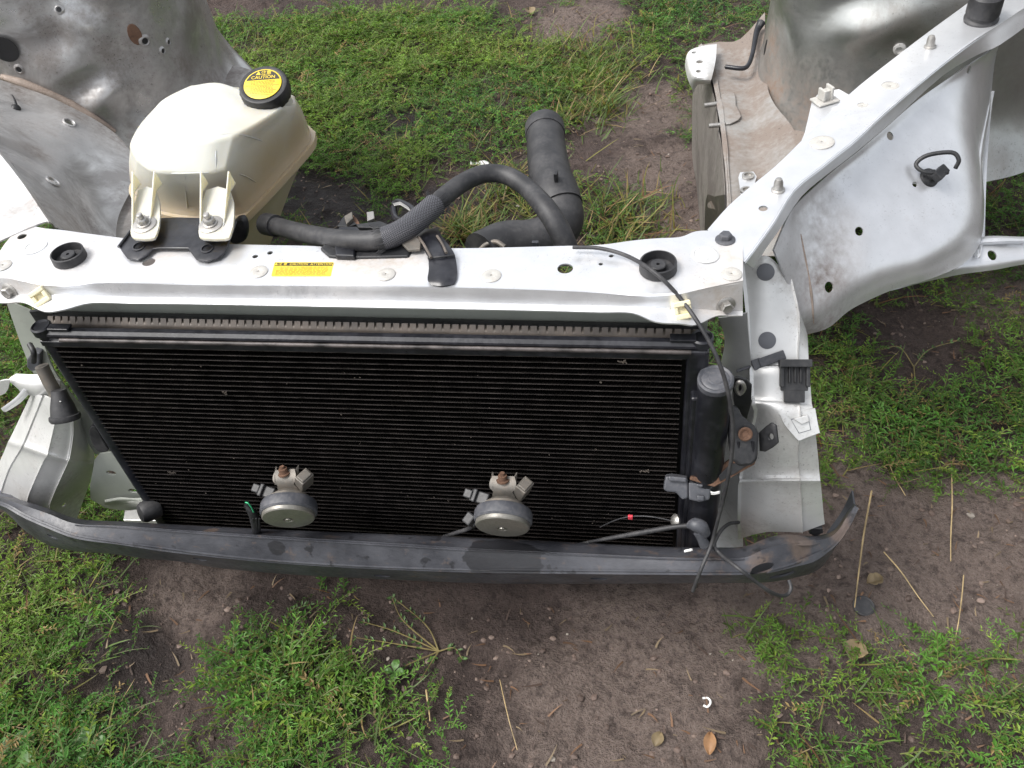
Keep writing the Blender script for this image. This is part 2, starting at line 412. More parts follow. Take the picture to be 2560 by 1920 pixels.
# soil: purple-brown earth with paler dry crust and wet oil-dark patches
m, t, b = mat('soil'); pos = wpos(t)
n1 = noise(t, pos, 3.2, 6, .6); n2 = noise(t, pos, 22, 6, .65); n25 = noise(t, pos, 62, 5, .7); n3 = noise(t, pos, 170, 4, .75); n4 = noise(t, pos, 480, 3, .7)
dry = [((*G0(a, b2), 0), r) for a, b2, r in ((2300, 1290, .34), (2500, 1300, .3), (1600, 260, .24), (1660, 420, .2), (1560, 1800, .28), (1620, 1590, .2), (480, 1460, .14), (2100, 1250, .2), (2540, 250, .2), (1900, 1500, .2), (2520, 700, .2), (1440, 40, .25), (1720, 560, .2), (2350, 1480, .25))]
wet = [((*G0(a, b2), 0), r) for a, b2, r in ((820, 480, .26), (1000, 270, .2), (1000, 560, .3), (330, 1640, .12))]
kd = ramp(t, math_(t, 'ADD', spots_mask(t, pos, dry), math_(t, 'MULTIPLY', math_(t, 'SUBTRACT', n2, .5), .9)), [(.14, 0), (.55, .9)])
kw = ramp(t, math_(t, 'ADD', spots_mask(t, pos, wet), math_(t, 'MULTIPLY', math_(t, 'SUBTRACT', n2, .5), .9)), [(.15, 0), (.55, .85)])
c = mixc(t, ramp(t, math_(t, 'ADD', math_(t, 'MULTIPLY', n1, .6), math_(t, 'MULTIPLY', n2, .4)), [(.38, 0), (.62, 1)]), (.040, .0285, .0255), (.100, .073, .064))
c = mixc(t, ramp(t, n3, [(.3, 0), (.7, 1)]), c, (.062, .043, .037), 'MIX') if False else mixc(t, math_(t, 'MULTIPLY', ramp(t, n3, [(.38, 0), (.66, 1)]), .6), c, (.120, .089, .077))
c = mixc(t, kd, c, mixc(t, ramp(t, n3, [(.3, 0), (.7, 1)]), (.14, .104, .088), (.25, .198, .172)))
c = mixc(t, kw, c, (.028, .022, .021))
c = mixc(t, math_(t, 'MULTIPLY', ramp(t, n4, [(.62, 0), (.74, 1)]), .35), c, (.42, .37, .33))
c = mixc(t, math_(t, 'MULTIPLY', ramp(t, n25, [(.36, 1), (.50, 0)]), .6), c, (.030, .021, .019))
t.links.new(c, b.inputs['Base Color'])
t.links.new(math_(t, 'SUBTRACT', .92, math_(t, 'MULTIPLY', kw, .5)), b.inputs['Roughness']); b.inputs['Specular IOR Level'].default_value = .3
bump(t, b, math_(t, 'ADD', math_(t, 'ADD', math_(t, 'MULTIPLY', n2, 1.4), math_(t, 'MULTIPLY', n25, 1.1)), math_(t, 'ADD', math_(t, 'MULTIPLY', n3, .7), math_(t, 'MULTIPLY', n4, .3))), 1.0, .016)
M['soil'] = m
ground = bigmesh('ground', np.stack([XX, YY, ZZ], -1).reshape(-1, 3), quads, M['soil'])
put(ground); tag(ground, 'bare brown earth yard with patchy weeds', 'ground', kind='structure')

# leaf material: colour comes from each plant's own tint
def leafmat(name, rough=.48, trans=.35):
    m = bpy.data.materials.new(name); m.use_nodes = True; t = m.node_tree; t.nodes.clear()
    o = t.nodes.new('ShaderNodeOutputMaterial'); b = t.nodes.new('ShaderNodeBsdfPrincipled'); tr = t.nodes.new('ShaderNodeBsdfTranslucent'); mx = t.nodes.new('ShaderNodeMixShader')
    a = node(t, 'ShaderNodeVertexColor', layer_name='tint'); b.inputs['Roughness'].default_value = rough; b.inputs['Specular IOR Level'].default_value = .3
    t.links.new(a.outputs[0], b.inputs['Base Color']); t.links.new(mixc(t, 1.0, a.outputs[0], (1.2, 1.3, .6), 'MULTIPLY'), tr.inputs[0])
    mx.inputs[0].default_value = trans; t.links.new(b.outputs[0], mx.inputs[1]); t.links.new(tr.outputs[0], mx.inputs[2]); t.links.new(mx.outputs[0], o.inputs[0]); return m
M['leaf'] = leafmat('weed_leaf'); M['straw'] = leafmat('dry_stem', .6, .1)
def sprig_proto(r, nl):
    """a creeping weed stem with narrow leaves along it; returns verts, tris, tint weight (0 stem .. 1 leaf tip)"""
    L = r.uniform(.045, .095); k = 6; s = np.linspace(0, 1, k)
    bend = r.uniform(-.5, .5); up = r.uniform(.004, .020)
    cx = L * s; cy = L * bend * s * s * .6; cz = .004 + up * np.sin(s * math.pi * r.uniform(.5, .95))
    C = np.stack([cx, cy, cz], 1); V = []; T = []; W = []
    for i in range(k):
        w = .0009 * (1 - .5 * s[i]); V += [C[i] + [0, -w, 0], C[i] + [0, w, .0004]]; W += [0, 0]
        if i: a = 2 * i - 2; T += [(a, a + 2, a + 3), (a, a + 3, a + 1)]
    for j in range(nl):
        u = (j + .6) / nl; q = np.array([np.interp(u, s, C[:, d]) for d in range(3)])
        side = 1 if j % 2 else -1; az = side * r.uniform(.35, 1.25) + bend * u; el = r.uniform(-.05, .65)
        l = r.uniform(.008, .0165) * (1.1 - .45 * u); w = l * r.uniform(.13, .20)
        d = np.array([math.cos(az) * math.cos(el), math.sin(az) * math.cos(el), math.sin(el)]); sd = np.array([-math.sin(az), math.cos(az), r.uniform(-.4, .4)]); un = np.cross(d, sd)
        o = len(V); droop = r.uniform(.0, .25) * l
        V += [q, q + d * l * .5 + sd * w + un * w * .45, q + d * l * .5 - sd * w + un * w * .45, q + d * l - un * droop]
        W += [.5, .9, .85, 1]; T += [(o, o + 3, o + 1), (o, o + 2, o + 3)]
    return np.array(V), np.array(T), np.array(W)
def scatter(protos, px, py, pz, rot, sc, tilt, tints, name, material):
    Vs = []; Ts = []; Cs = []; off = 0; which = RNG.integers(0, len(protos), len(px))
    for k, (V, T, W) in enumerate(protos):
        s = np.where(which == k)[0]
        if not len(s): continue
        c, sn = np.cos(rot[s])[:, None], np.sin(rot[s])[:, None]
        tl = tilt[s][:, None]; x = V[None, :, 0] * sc[s][:, None]; y = V[None, :, 1] * sc[s][:, None]; z = V[None, :, 2] * sc[s][:, None]
        z2 = z + x * np.sin(tl); X = x * c - y * sn + px[s][:, None]; Y = x * sn + y * c + py[s][:, None]; Z = z2 + pz[s][:, None]
        n = len(V); Vs.append(np.stack([X, Y, Z], -1).reshape(-1, 3)); Ts.append((T[None] + (np.arange(len(s)) * n)[:, None, None] + off).reshape(-1, 3)); off += n * len(s)
        tt = tints[s][:, None, :] * (1 + .35 * (W[None, :, None] - .75)); st = np.array([.17, .15, .06])
        tt = np.where(W[None, :, None] < .1, .5 * tt + .5 * st, tt); Cs.append(np.broadcast_to(tt, (len(s), n, 3)).reshape(-1, 3))
    o = bigmesh(name, np.concatenate(Vs), np.concatenate(Ts), material, np.clip(np.concatenate(Cs), 0, 1), smooth=False)
    return put(o)
rp = random.Random(5)
PROTO = [sprig_proto(rp, rp.randint(10, 15)) for _ in range(26)]
def pick(n, x0, x1, y0, y1, lo, hi):
    x = RNG.uniform(x0, x1, n); y = RNG.uniform(y0, y1, n); g = growth(x, y)
    k = RNG.uniform(0, 1, n) < np.clip((g - lo) / (hi - lo), 0, 1); return x[k], y[k], g[k]
def in_car(x, y):   # nothing grows up through the metal
    return (y > .78) & (y < .89) & (x > -.92) & (x < .15)
x, y, g = pick(92000, -2.75, 1.45, .12, 3.15, -.06, 1.05)
x2, y2, g2 = pick(5000, -3.6, 2.4, -.4, 4.4, .1, .8)
x3, y3, g3 = pick(15000, -8, 7, -4, 10, .0, .9); k3 = (x3 < -3.2) | (x3 > 2.0) | (y3 < -.2) | (y3 > 3.9); x3, y3, g3 = x3[k3], y3[k3], g3[k3]
x = np.concatenate([x, x2, x3]); y = np.concatenate([y, y2, y3]); g = np.concatenate([g, g2, g3]); far = np.concatenate([np.ones(len(x) - len(x3)), np.full(len(x3), 2.4)])
k = ~in_car(x, y); x, y, g, far = x[k], y[k], g[k], far[k]; n = len(x)
hue = fbm(x, y, 77, 3, 3); rnd = RNG.uniform(0, 1, n); br = RNG.uniform(.6, 1.75, n)
base = np.array([.060, .145, .024]); yel = np.array([.128, .190, .030]); blu = np.array([.042, .120, .030]); dead = np.array([.19, .135, .06])
tint = base + np.clip(hue, 0, 1)[:, None] * 1.3 * (yel - base) + np.clip(-hue, 0, 1)[:, None] * 1.2 * (blu - base)
tint = np.where((rnd < .14)[:, None], yel, tint); tint = np.where((rnd > .95)[:, None], dead, tint) * br[:, None]
pz = relief(x, y) + RNG.uniform(0, .016, n) * np.clip(g, 0, 1)
weeds = scatter(PROTO, x, y, pz, RNG.uniform(0, 6.283, n), far * RNG.uniform(.5, 1.08, n) * np.clip(.75 + .35 * g, .7, 1.15), RNG.uniform(-.08, .24, n), tint, 'weed_cover', M['leaf'])
tag(weeds, 'low mat of green creeping weeds with narrow leaves over the soil', 'weeds', kind='stuff')
# grass blades
def blade_proto(r, curl=1.0):
    L = r.uniform(.03, .075); k = 5; s = np.linspace(0, 1, k); cu = r.uniform(.2, 1.1) * curl
    cx = L * np.sin(cu * s) * 1.0 + L * .25 * s; cz = L * .75 * s * (1 - .35 * cu * s); sy = r.uniform(-.25, .25) * L
    V = []; T = []; W = []
    for i in range(k):
        w = .0014 * (1 - s[i] ** 2) + .00015; V += [[cx[i], sy * s[i] ** 2 - w, cz[i]], [cx[i], sy * s[i] ** 2 + w, cz[i] + .0004]]; W += [.6 + .4 * s[i]] * 2
        if i: a = 2 * i - 2; T += [(a, a + 2, a + 3), (a, a + 3, a + 1)]
    return np.array(V), np.array(T), np.array(W)
BL = [blade_proto(rp) for _ in range(20)]
x, y, g = pick(42000, -2.75, 1.45, .12, 3.15, .05, 1.1)
tl = [(*G0(1480, 260), .11), (*G0(1400, 130), .2), (*G0(1290, 470), .12), (*G0(1560, 540), .13), (*G0(2200, 400), .1), (*G0(1500, 170), .13), (*G0(1180, 560), .07)]   # tufts of taller grass
for cx_, cy_, r_ in tl:
    q = RNG.normal(0, r_ * .55, (420, 2)); x = np.concatenate([x, cx_ + q[:, 0]]); y = np.concatenate([y, cy_ + q[:, 1]])
k = ~in_car(x, y); x, y = x[k], y[k]; n = len(x); rnd = RNG.uniform(0, 1, n)
gb = np.array([.085, .135, .03]); gy_ = np.array([.19, .18, .05]); gd = np.array([.26, .19, .09]); gr = np.array([.16, .085, .045])
tint = np.where((rnd < .55)[:, None], gb, np.where((rnd < .78)[:, None], gy_, np.where((rnd < .92)[:, None], gd, gr))) * RNG.uniform(.65, 1.25, n)[:, None]
sc = RNG.uniform(.5, 1.15, n); sc[-420 * len(tl):] *= 1.25
grass = scatter(BL, x, y, relief(x, y), RNG.uniform(0, 6.283, n), sc, RNG.uniform(-.35, .35, n), tint, 'grass_cover', M['leaf'])
tag(grass, 'thin green and yellowed grass blades growing between the weeds', 'grass', kind='stuff')
# dead stems and roots lying flat on the soil
DS = [blade_proto(rp, .2) for _ in range(12)]
for q in DS: q[0][:, 2] *= .12; q[0][:, 2] += .003; q[0][:, 1] += q[0][:, 0] ** 2 * rp.uniform(-7, 7)
n = 7500; x = RNG.uniform(-2.7, 1.4, n); y = RNG.uniform(.15, 3.1, n); k = ~in_car(x, y); x, y = x[k], y[k]; n = len(x); rnd = RNG.uniform(0, 1, n)
tint = np.where((rnd < .4)[:, None], [.15, .085, .05], np.where((rnd < .75)[:, None], [.20, .15, .095], [.075, .05, .04])) * RNG.uniform(.5, 1.1, n)[:, None]
litter = scatter(DS, x, y, relief(x, y) + .001, RNG.uniform(0, 6.283, n), RNG.uniform(.4, 1.2, n), RNG.uniform(-.02, .06, n), tint, 'dead_stem_litter', M['straw'])
tag(litter, 'brown dead stems and root fibres scattered over bare soil', 'litter', kind='stuff')
# crumbs of earth and grit
def clod_proto(r):
    bm = bmesh.new(); bmesh.ops.create_icosphere(bm, subdivisions=1, radius=1)
    V = np.array([v.co[:] for v in bm.verts]); T = np.array([[v.index for v in f.verts] for f in bm.faces]); bm.free()
    V = V * np.array([r.uniform(.6, 1.2), r.uniform(.6, 1.2), r.uniform(.4, .8)]) * (1 + np.array([r.uniform(-.25, .25) for _ in V]))[:, None]; return V, T, np.full(len(V), .75)
CP = [clod_proto(rp) for _ in range(8)]
n = 30000; x = RNG.uniform(-2.7, 1.4, n); y = RNG.uniform(.15, 3.1, n); k = (growth(x, y) < .45) & ~in_car(x, y); x, y = x[k], y[k]; n = len(x); rnd = RNG.uniform(0, 1, n)
tint = np.where((rnd < .72)[:, None], [.125, .09, .075], np.where((rnd < .975)[:, None], [.20, .15, .125], [.34, .30, .26])) * RNG.uniform(.6, 1.2, n)[:, None]
sz = .0010 + .0055 * RNG.uniform(0, 1, n) ** 7
clods = scatter(CP, x, y, relief(x, y) + sz * .15, RNG.uniform(0, 6.283, n), sz, np.zeros(n), tint, 'soil_crumbs', M['straw'])
tag(clods, 'loose crumbs of earth and grit on the bare soil', 'soil crumbs', kind='stuff')

# ------------------------------------------------------------------ the cut-off front end of a car
ROOT = put(bpy.data.objects.new('car_front_end', None), None, (-.39, 1.2, 0))
tag(ROOT, 'cut-off silver car front end with radiator, bumper beam and strut towers lying on weedy ground', 'car front')
def part(o): return o
HEX = shape('bolt', *merge(lathe_mesh([(.0115, 0), (.0115, .0012), (.0095, .0022), (.0078, .0026)], 24), lathe_mesh([(.0072, .002), (.0072, .008), (.006, .0092), (.0028, .0086)], 6)), M['steel'], angle=25)
HEXD = HEX.copy(); HEXD.materials.clear(); HEXD.materials.append(M['grey_plastic'])
PLUG = shape('plug', *lathe_mesh([(.0118, 0), (.0118, .0008), (.0105, .0016), (.004, .0021), (.0028, .0014), (.0014, .0012), (.0011, -.003)], 28), M['clear_plug'])
FLAT = shape('plug', *lathe_mesh([(.0112, 0), (.0112, .0007), (.0102, .0012)], 28), M['grey_plug'])

# --- upper radiator support: back edge, front fold, face foot, lip (px at shared stations)
ux = np.array([-8, 20, 60, 110, 160, 230, 330, 480, 640, 800, 830, 990, 1020, 1200, 1400, 1500, 1580, 1640, 1700, 1740, 1790, 1830, 1857.])
ub = np.interp(ux, [-8, 20, 45, 75, 95, 130, 200, 295, 500, 640, 800, 835, 990, 1022, 1200, 1500, 1600, 1700, 1745, 1800, 1840, 1857], [640, 602, 572, 566, 576, 576, 588, 600, 612, 616, 620, 634, 634, 625, 624, 617, 606, 599, 582, 582, 588, 604])
uf = np.interp(ux, [-8, 60, 150, 260, 500, 900, 1300, 1500, 1620, 1700, 1750, 1857], [694, 701, 712, 706, 713, 716, 722, 732, 738, 732, 722, 704])
ul = np.interp(ux, [-8, 150, 260, 900, 1400, 1600, 1700, 1857], [736, 739, 743, 752, 764, 768, 772, 776])
ue = np.interp(ux, [-8, 60, 82, 110, 150, 205, 500, 900, 1300, 1580, 1640, 1740, 1790, 1857], [757, 757, 774, 779, 778, 757, 760, 768, 775, 783, 805, 812, 790, 789])
rows = [[] for _ in range(9)]
for a, bk, fr, lo, ed in zip(ux, ub, uf, ul, ue):
    top = .630
    e = P(a, fr, z=top); f0 = P(a, fr + 3, y=e[1] - .001); f1 = P(a, lo - 2, y=e[1] - .004); f2 = P(a, lo + 2, y=e[1] - .0065)
    bk3 = P(a, bk, z=top); l3 = P(a, ed, z=f2[2] - .001)
    rows[0].append(bk3 + [0, .004, -.03]); rows[1].append(bk3 + [0, .003, -.004]); rows[2].append(bk3); rows[3].append(bk3 * .5 + e * .5 + [0, 0, .001])
    rows[4].append(P(a, fr - 5, z=top)); rows[5].append(f0); rows[6].append(f1); rows[7].append(f2); rows[8].append(l3)
bl, br_ = P(175, 652, z=.63), P(1645, 672, z=.63)
M['support'] = paint('support_paint', dirt=.28, dcol=(.38, .34, .30), speck=.5, spots=[(bl, .055), (br_, .05), (P(40, 600, z=.63), .05), (P(900, 660, z=.63), .07), (P(1000, 650, z=.63), .06), (P(60, 735, z=.62), .06), (P(1790, 745, z=.61), .06), (P(1830, 640, z=.63), .04), (P(420, 650, z=.63), .05)])
sup = sheet('radiator_support', rows, M['support'], ROOT, nu=3, nv=4, th=.002, bumps=[(bl, .045, .006), (br_, .045, .006), (P(120, 712, z=.62), .02, .003)])
holes = []
for a, b_, rx, ry in ((372, 655, .0085, .0085), (638, 641, .0038, .0038), (675, 632, .0038, .0038), (1413, 671, .0095, .0095), (1502, 660, .0028, .0028), (1528, 640, .003, .003), (55, 591, .0065, .0065)):
    p, n_ = hit(a, b_, sup); holes.append((p, (0, 0, 1), rx, ry))
cut(sup, holes)
for a, b_ in ((647, 680), (965, 687), (1229, 690), (1829, 686), (8, 664)):
    p, n_ = hit(a, b_, sup); inst('plug', PLUG, sup, p + n_ * .0002, n_)
for a, b_ in ((88, 618), (1763, 638)):
    p, n_ = hit(a, b_, sup)
    lathe('access_cover', [(.0165, 0), (.0165, .0006), (.0135, .0012), (.0128, .0004), (.0122, .0004)], M['paint_worn'], sup, p + n_ * .0003, n_, 30)
p, n_ = hit(1813, 600, sup); inst('bolt', HEXD, sup, p, n_, .3, 1.05)
for a, b_ in ((25, 728), (1814, 763)):
    p, n_ = hit(a, b_, sup); inst('bolt', HEX, sup, p, n_, .1, 1.0)
for a, b_ in ((175, 646), (1645, 672)):          # rubber radiator mounts
    p, n_ = hit(a, b_, sup); n_ = _n(n_ + np.array([0, 0, 1.5]))
    o = lathe('mount_bushing', [(.022, 0), (.0215, .011), (.0195, .0115), (.0185, .001), (.0095, .0005), (.0095, .007), (.0085, .008), (.0022, .0078), (.002, .002)], M['rubber'], sup, p - n_ * .0005, n_, 36)
for a, b_, s in ((106, 742, .4), (1701, 775, 0)):          # cream grille clips
    p, n_ = hit(a, b_, sup); u = _n([.25, -.75, .62])
    V, Fc = merge(box_mesh(.021, .021, .006, (0, 0, .003)), box_mesh(.021, .0065, .007, (0, -.0072, .008)), box_mesh(.021, .0065, .007, (0, .0072, .008)), box_mesh(.0055, .009, .006, (-.0078, 0, .0075)), box_mesh(.0055, .009, .006, (.0078, 0, .0075)))
    o = inst('grille_clip', shape('grille_clip', V, Fc, M['cream'], False), sup, p, u, s); bevel(o, .0015)
# caution label, printed flat on a yellow sticker
def quad_frame(q, o):
    c = [hit(*k, o)[0] for k in q]; n_ = hit(*np.mean(q, 0), o)[1]; return c, n_
(q0, q1, q2, q3), nl_ = quad_frame([(687, 656), (835, 656), (827, 691), (678, 691)], sup)
ex_ = q1 - q0; ey_ = q3 - q0; off = nl_ * .0004
def lab(u, v, k=1): return q0 + ex_ * u + ey_ * v + (q2 - q1 - q3 + q0) * u * v + off * k
V, Fc = prism_mesh([lab(.01, 0), lab(.99, 0), lab(1, .06), lab(1, .94), lab(.99, 1), lab(.01, 1), lab(0, .94), lab(0, .06)], nl_, .0003)
label = mk('caution_label', V, Fc, M['yellow'], sup, smooth=False)
V, Fc = prism_mesh([lab(.015, .05, 1.5), lab(.985, .05, 1.5), lab(.985, .27, 1.5), lab(.015, .27, 1.5)], nl_, .0001); mk('label_band', V, Fc, M['ink'], sup, smooth=False)
Mx = Matrix((Vector(_n(ex_)), Vector(-_n(ey_ - _n(ex_) * (ey_ @ _n(ex_)))), Vector(nl_))).transposed().to_4x4()
def put_text(name, s, material, at, size, parent, Mm, align='CENTER', sx=1.0):
    me = text_mesh(name, s, material, size, align); me.transform(Matrix.Diagonal((sx, 1, 1, 1))); me.transform(Mm)
    return put(bpy.data.objects.new(name, me), parent, at)
W_ = np.linalg.norm(ex_); H_ = np.linalg.norm(ey_)
put_text('label_print', '▲注 意  CAUTION  ATTENTION', M['yellow'], lab(.5, .165, 2), H_ * .2, sup, Mx, sx=W_ * .93 / (H_ * .2 * 13.6))
lines = []
rl = random.Random(3)
for r in range(8):
    v = .34 + r * .08; u = .06 if r > 2 else .12
    while u < .9:
        w = rl.uniform(.02, .075)
        lines.append(prism_mesh([lab(u, v, 1.5), lab(min(u + w, .94), v, 1.5), lab(min(u + w, .94), v + .028, 1.5), lab(u, v + .028, 1.5)], nl_, .0001)); u += w + rl.uniform(.008, .02)
V, Fc = merge(*lines); mk('label_fine_print', V, Fc, M['orange_ink'], sup, smooth=False)

# --- grey panel under the lip, and the radiator with its crimped header
pa = [[P(a, b_, y=.836) + [0, 0, dz] for a, b_ in ((85, 772), (500, 765), (900, 772), (1300, 780), (1770, 800))] for dz in (.03, 0, -.022)]
sheet('support_flange', pa, M['paint_green'], ROOT, nu=2, nv=3, th=.002)
rad = put(bpy.data.objects.new('radiator', None), ROOT, (-.38, .835, .1))
rl_, rr_ = P(128, 803, y=.815), P(1752, 838, y=.815)
V, Fc = box_mesh(rr_[0] - rl_[0] + .004, .034, .42, ((rl_[0] + rr_[0]) / 2, .834, .34)); mk('core', V, Fc, M['fin'], rad, smooth=False)
cz = np.linspace(0, 1, 10)
V, Fc = tube_mesh([rl_ + (rr_ - rl_) * s + [0, -.002, -.0005] for s in cz], .0078, 12, 1); mk('header_seam', V, Fc, M['crimp'], rad)
V, Fc = tube_mesh([rl_ + (rr_ - rl_) * s + [0, .011, -.006] for s in cz], .011, 10, 1); mk('header_tank', V, Fc, M['black'], rad)
TAB = shape('crimp_tab', *box_mesh(.0078, .004, .0085), M['crimp'], False)
nt_ = 79
for i in range(nt_):
    p = rl_ + (rr_ - rl_) * ((i + .5) / nt_) + [0, -.0035, .0068]; o = inst('crimp_tab', TAB, rad, p); o.rotation_euler = (-.7, 0, 0)
# radiator core rows just under the header: dark louvres
V = []; ms = []
for i in range(150):
    p = rl_ + (rr_ - rl_) * ((i + .5) / 150); ms.append(box_mesh(.0022, .004, .03, (p[0], p[1] - .001, p[2] - .024)))
V, Fc = merge(*ms); o = mk('core_tubes', V, Fc, M['black'], rad, smooth=False); tag(o, kind='stuff')
o = plate('end_bracket', [(72, 779), (120, 775), (150, 800), (158, 830), (110, 838)], M['black'], rad, y=.825, th=.004)

# --- condenser
con = put(bpy.data.objects.new('condenser', None), ROOT, (-.38, .79, .1))
x0c, x1c = -.797, .026; zt, zb = .548, .110
V, Fc = box_mesh(x1c - x0c + .01, .003, zt - zb + .02, ((x0c + x1c) / 2, .802, (zt + zb) / 2)); mk('core_backing', V, Fc, M['dark'], con, smooth=False)
NT = 47; pitch = (zt - zb) / (NT - 1)
ROW = shape('tube', *box_mesh(x1c - x0c, .016, .0013), M['tube_edge'], False)
ROW.materials.clear(); ROW.materials.append(M['fin']); ROW.materials.append(M['tube_edge']); ROW.polygons[2].material_index = 1     # front edge lighter, the other faces near black
for i in range(NT):
    inst('tube', ROW, con, ((x0c + x1c) / 2, .788, zt - i * pitch))
# corrugated fins between the tubes
nf = 330; xs = np.linspace(x0c, x1c, nf); V = []; Fq = []
for i in range(NT - 1):
    z1 = zt - i * pitch - .0010; z0 = z1 - pitch + .0020; o0 = len(V)
    for j in range(nf):
        z = z1 if j % 2 else z0; V += [(xs[j], .7806, z), (xs[j], .799, z)]
    Fq += [(o0 + 2 * j, o0 + 2 * j + 2, o0 + 2 * j + 3, o0 + 2 * j + 1) for j in range(nf - 1)]
o = mk('fins', V, Fq, M['fin'], con, smooth=False); tag(o, kind='stuff')
# top rail with its groove, side headers
def bar(name, prof, xa, xb, material, parent):
    k = len(prof); V = [(x_, p_[0], p_[1]) for x_ in (xa, xb) for p_ in prof]
    return bevel(mk(name, V, [tuple(range(k)), tuple(range(2 * k - 1, k - 1, -1))] + [(i, k + i, k + (i + 1) % k, (i + 1) % k) for i in range(k)], material, parent, smooth=False), .0008)
bar('condenser_rail', [(.777, .551), (.777, .559), (.781, .561), (.7815, .5655), (.777, .5675), (.778, .571), (.782, .5745), (.789, .575), (.789, .551)][::-1], x0c - .012, x1c + .028, M['black_gloss'], con)
V, Fc = tube_mesh([(x0c + .02, .7765, .5635), (x1c + .01, .7765, .5635)], .0028, 10, 1); mk('rail_bead', V, Fc, M['tube_edge'], con)
V, Fc = tube_mesh([(x0c - .006, .787, .57), (x0c - .006, .787, .11)], .0095, 14, 1); mk('header_pipe', V, Fc, M['black_gloss'], con)
V, Fc = box_mesh(.026, .028, .44, (x1c + .018, .79, .345)); bevel(mk('header_pipe', V, Fc, M['black_gloss'], con, smooth=False), .005, 3)
CAPM = shape('end_cap', *lathe_mesh([(.013, -.004), (.0135, .006), (.0115, .008), (.010, .0055), (.004, .005)], 24), M['black_gloss'])
inst('end_cap', CAPM, con, (x0c - .006, .787, .572)); inst('end_cap', CAPM, con, (x1c + .022, .789, .571))
for a in (x0c + .022, x1c):
    V, Fc = box_mesh(.030, .012, .004, (a, .785, .578)); bevel(mk('corner_clip', V, Fc, M['black_gloss'], con, smooth=False))
# small debris caught in the core
rb = random.Random(9); ms = []
for i in range(45):
    a = rb.uniform(x0c + .02, x1c - .02); zz = rb.uniform(.2, .53); s = rb.uniform(.0004, .0010)
    ms.append(moved(box_mesh(s * rb.uniform(1, 2.5), s * .6, s * rb.uniform(1, 3)), Matrix.Translation((a, .7792, zz)) @ Matrix.Rotation(rb.uniform(-1, 1), 4, 'Y')))
for a, b_ in ((566, 982), (430, 1182), (1610, 1177), (1560, 905)):
    q = P(a, b_, y=.779)
    for k in range(5): ms.append(moved(box_mesh(.0012, .001, .0045), Matrix.Translation(q + np.array([rb.uniform(-.006, .006), 0, rb.uniform(-.002, .002)])) @ Matrix.Rotation(rb.uniform(-1.2, 1.2), 4, 'Y')))
V, Fc = merge(*ms); o = mk('core_debris', V, Fc, M['crimp'], con, smooth=False); tag(o, kind='stuff')
# receiver drier
t0 = P(1789, 950, y=.762); t1 = np.array([t0[0] - .002, .764, .135])
V, Fc = tube_mesh([t0, t1], .0205, 26, 1); dr = mk('receiver_drier', V, Fc, M['black_gloss'], ROOT)
lathe('drier_cap', [(.0212, -.006), (.0212, .002), (.019, .004), (.0165, .0022), (.0145, .0035), (.0095, .0035), (.0085, .0045), (.003, .0048)], M['grey_plastic'], dr, t0, (0, -.12, 1), 30)
V, Fc = merge(box_mesh(.012, .02, .34, (t0[0] - .021, .772, .33))); bevel(mk('drier_web', V, Fc, M['black_gloss'], dr, smooth=False), .003)

# --- bumper reinforcement beam: px rows for rear edge, seam, bend, foot at stations along it
bx = np.array([-190, -90, 0, 60, 120, 190, 300, 480, 700, 950, 1200, 1450, 1650, 1780, 1860, 1930, 1990, 2050, 2100, 2140])
rear = np.interp(bx, [-190, 0, 80, 190, 300, 600, 1200, 1700, 1860, 1960, 2040, 2075, 2110, 2140], [1215, 1240, 1256, 1296, 1304, 1320, 1345, 1369, 1368, 1336, 1342, 1326, 1290, 1259])
seam = np.interp(bx, [-190, 0, 80, 190, 300, 480, 700, 1200, 1700, 1860, 1960, 2050, 2110, 2140], [1218, 1247, 1272, 1312, 1318, 1331, 1346, 1376, 1398, 1398, 1368, 1362, 1304, 1261])
bend = np.interp(bx, [-190, 0, 80, 180, 258, 437, 640, 835, 1200, 1500, 1750, 1860, 1960, 2050, 2110, 2140], [1222, 1258, 1300, 1340, 1352, 1378, 1400, 1416, 1427, 1430, 1432, 1432, 1428, 1384, 1316, 1264])
foot = np.interp(bx, [-190, 0, 60, 139, 318, 497, 696, 835, 1200, 1500, 1860, 1960, 2050, 2100, 2140], [1230, 1272, 1325, 1374, 1388, 1415, 1434, 1443, 1458, 1460, 1457, 1448, 1410, 1352, 1268])
yb = np.interp(bx, [-190, -90, 0, 60, 120, 190, 300, 1650, 1780, 1860, 1930, 1990, 2050, 2100, 2140], [.86, .815, .78, .76, .745, .732, .725, .725, .730, .735, .745, .765, .79, .815, .835])
pr = [[] for _ in range(9)]
stn = [((a, r_), (a, s_), (a, b_), (a, f_), y_, 1.0 if a >= 0 else .8) for a, r_, s_, b_, f_, y_ in zip(bx, rear, seam, bend, foot, yb) if a < 1800]
stn += [((1860, 1366), (1860, 1397), (1860, 1431), (1860, 1457), .735, 1), ((1920, 1344), (1915, 1376), (1920, 1428), (1925, 1455), .745, 1), ((1975, 1335), (1975, 1362), (1985, 1412), (1997, 1442), .76, 1), ((2035, 1340), (2038, 1356), (2043, 1390), (2050, 1421), .785, 1),
        ((2084, 1326), (2087, 1337), (2088, 1358), (2090, 1368), .81, .8), ((2112, 1288), (2116, 1296), (2120, 1312), (2122, 1322), .83, .6), ((2135, 1260), (2138, 1263), (2142, 1268), (2144, 1276), .845, .4)]
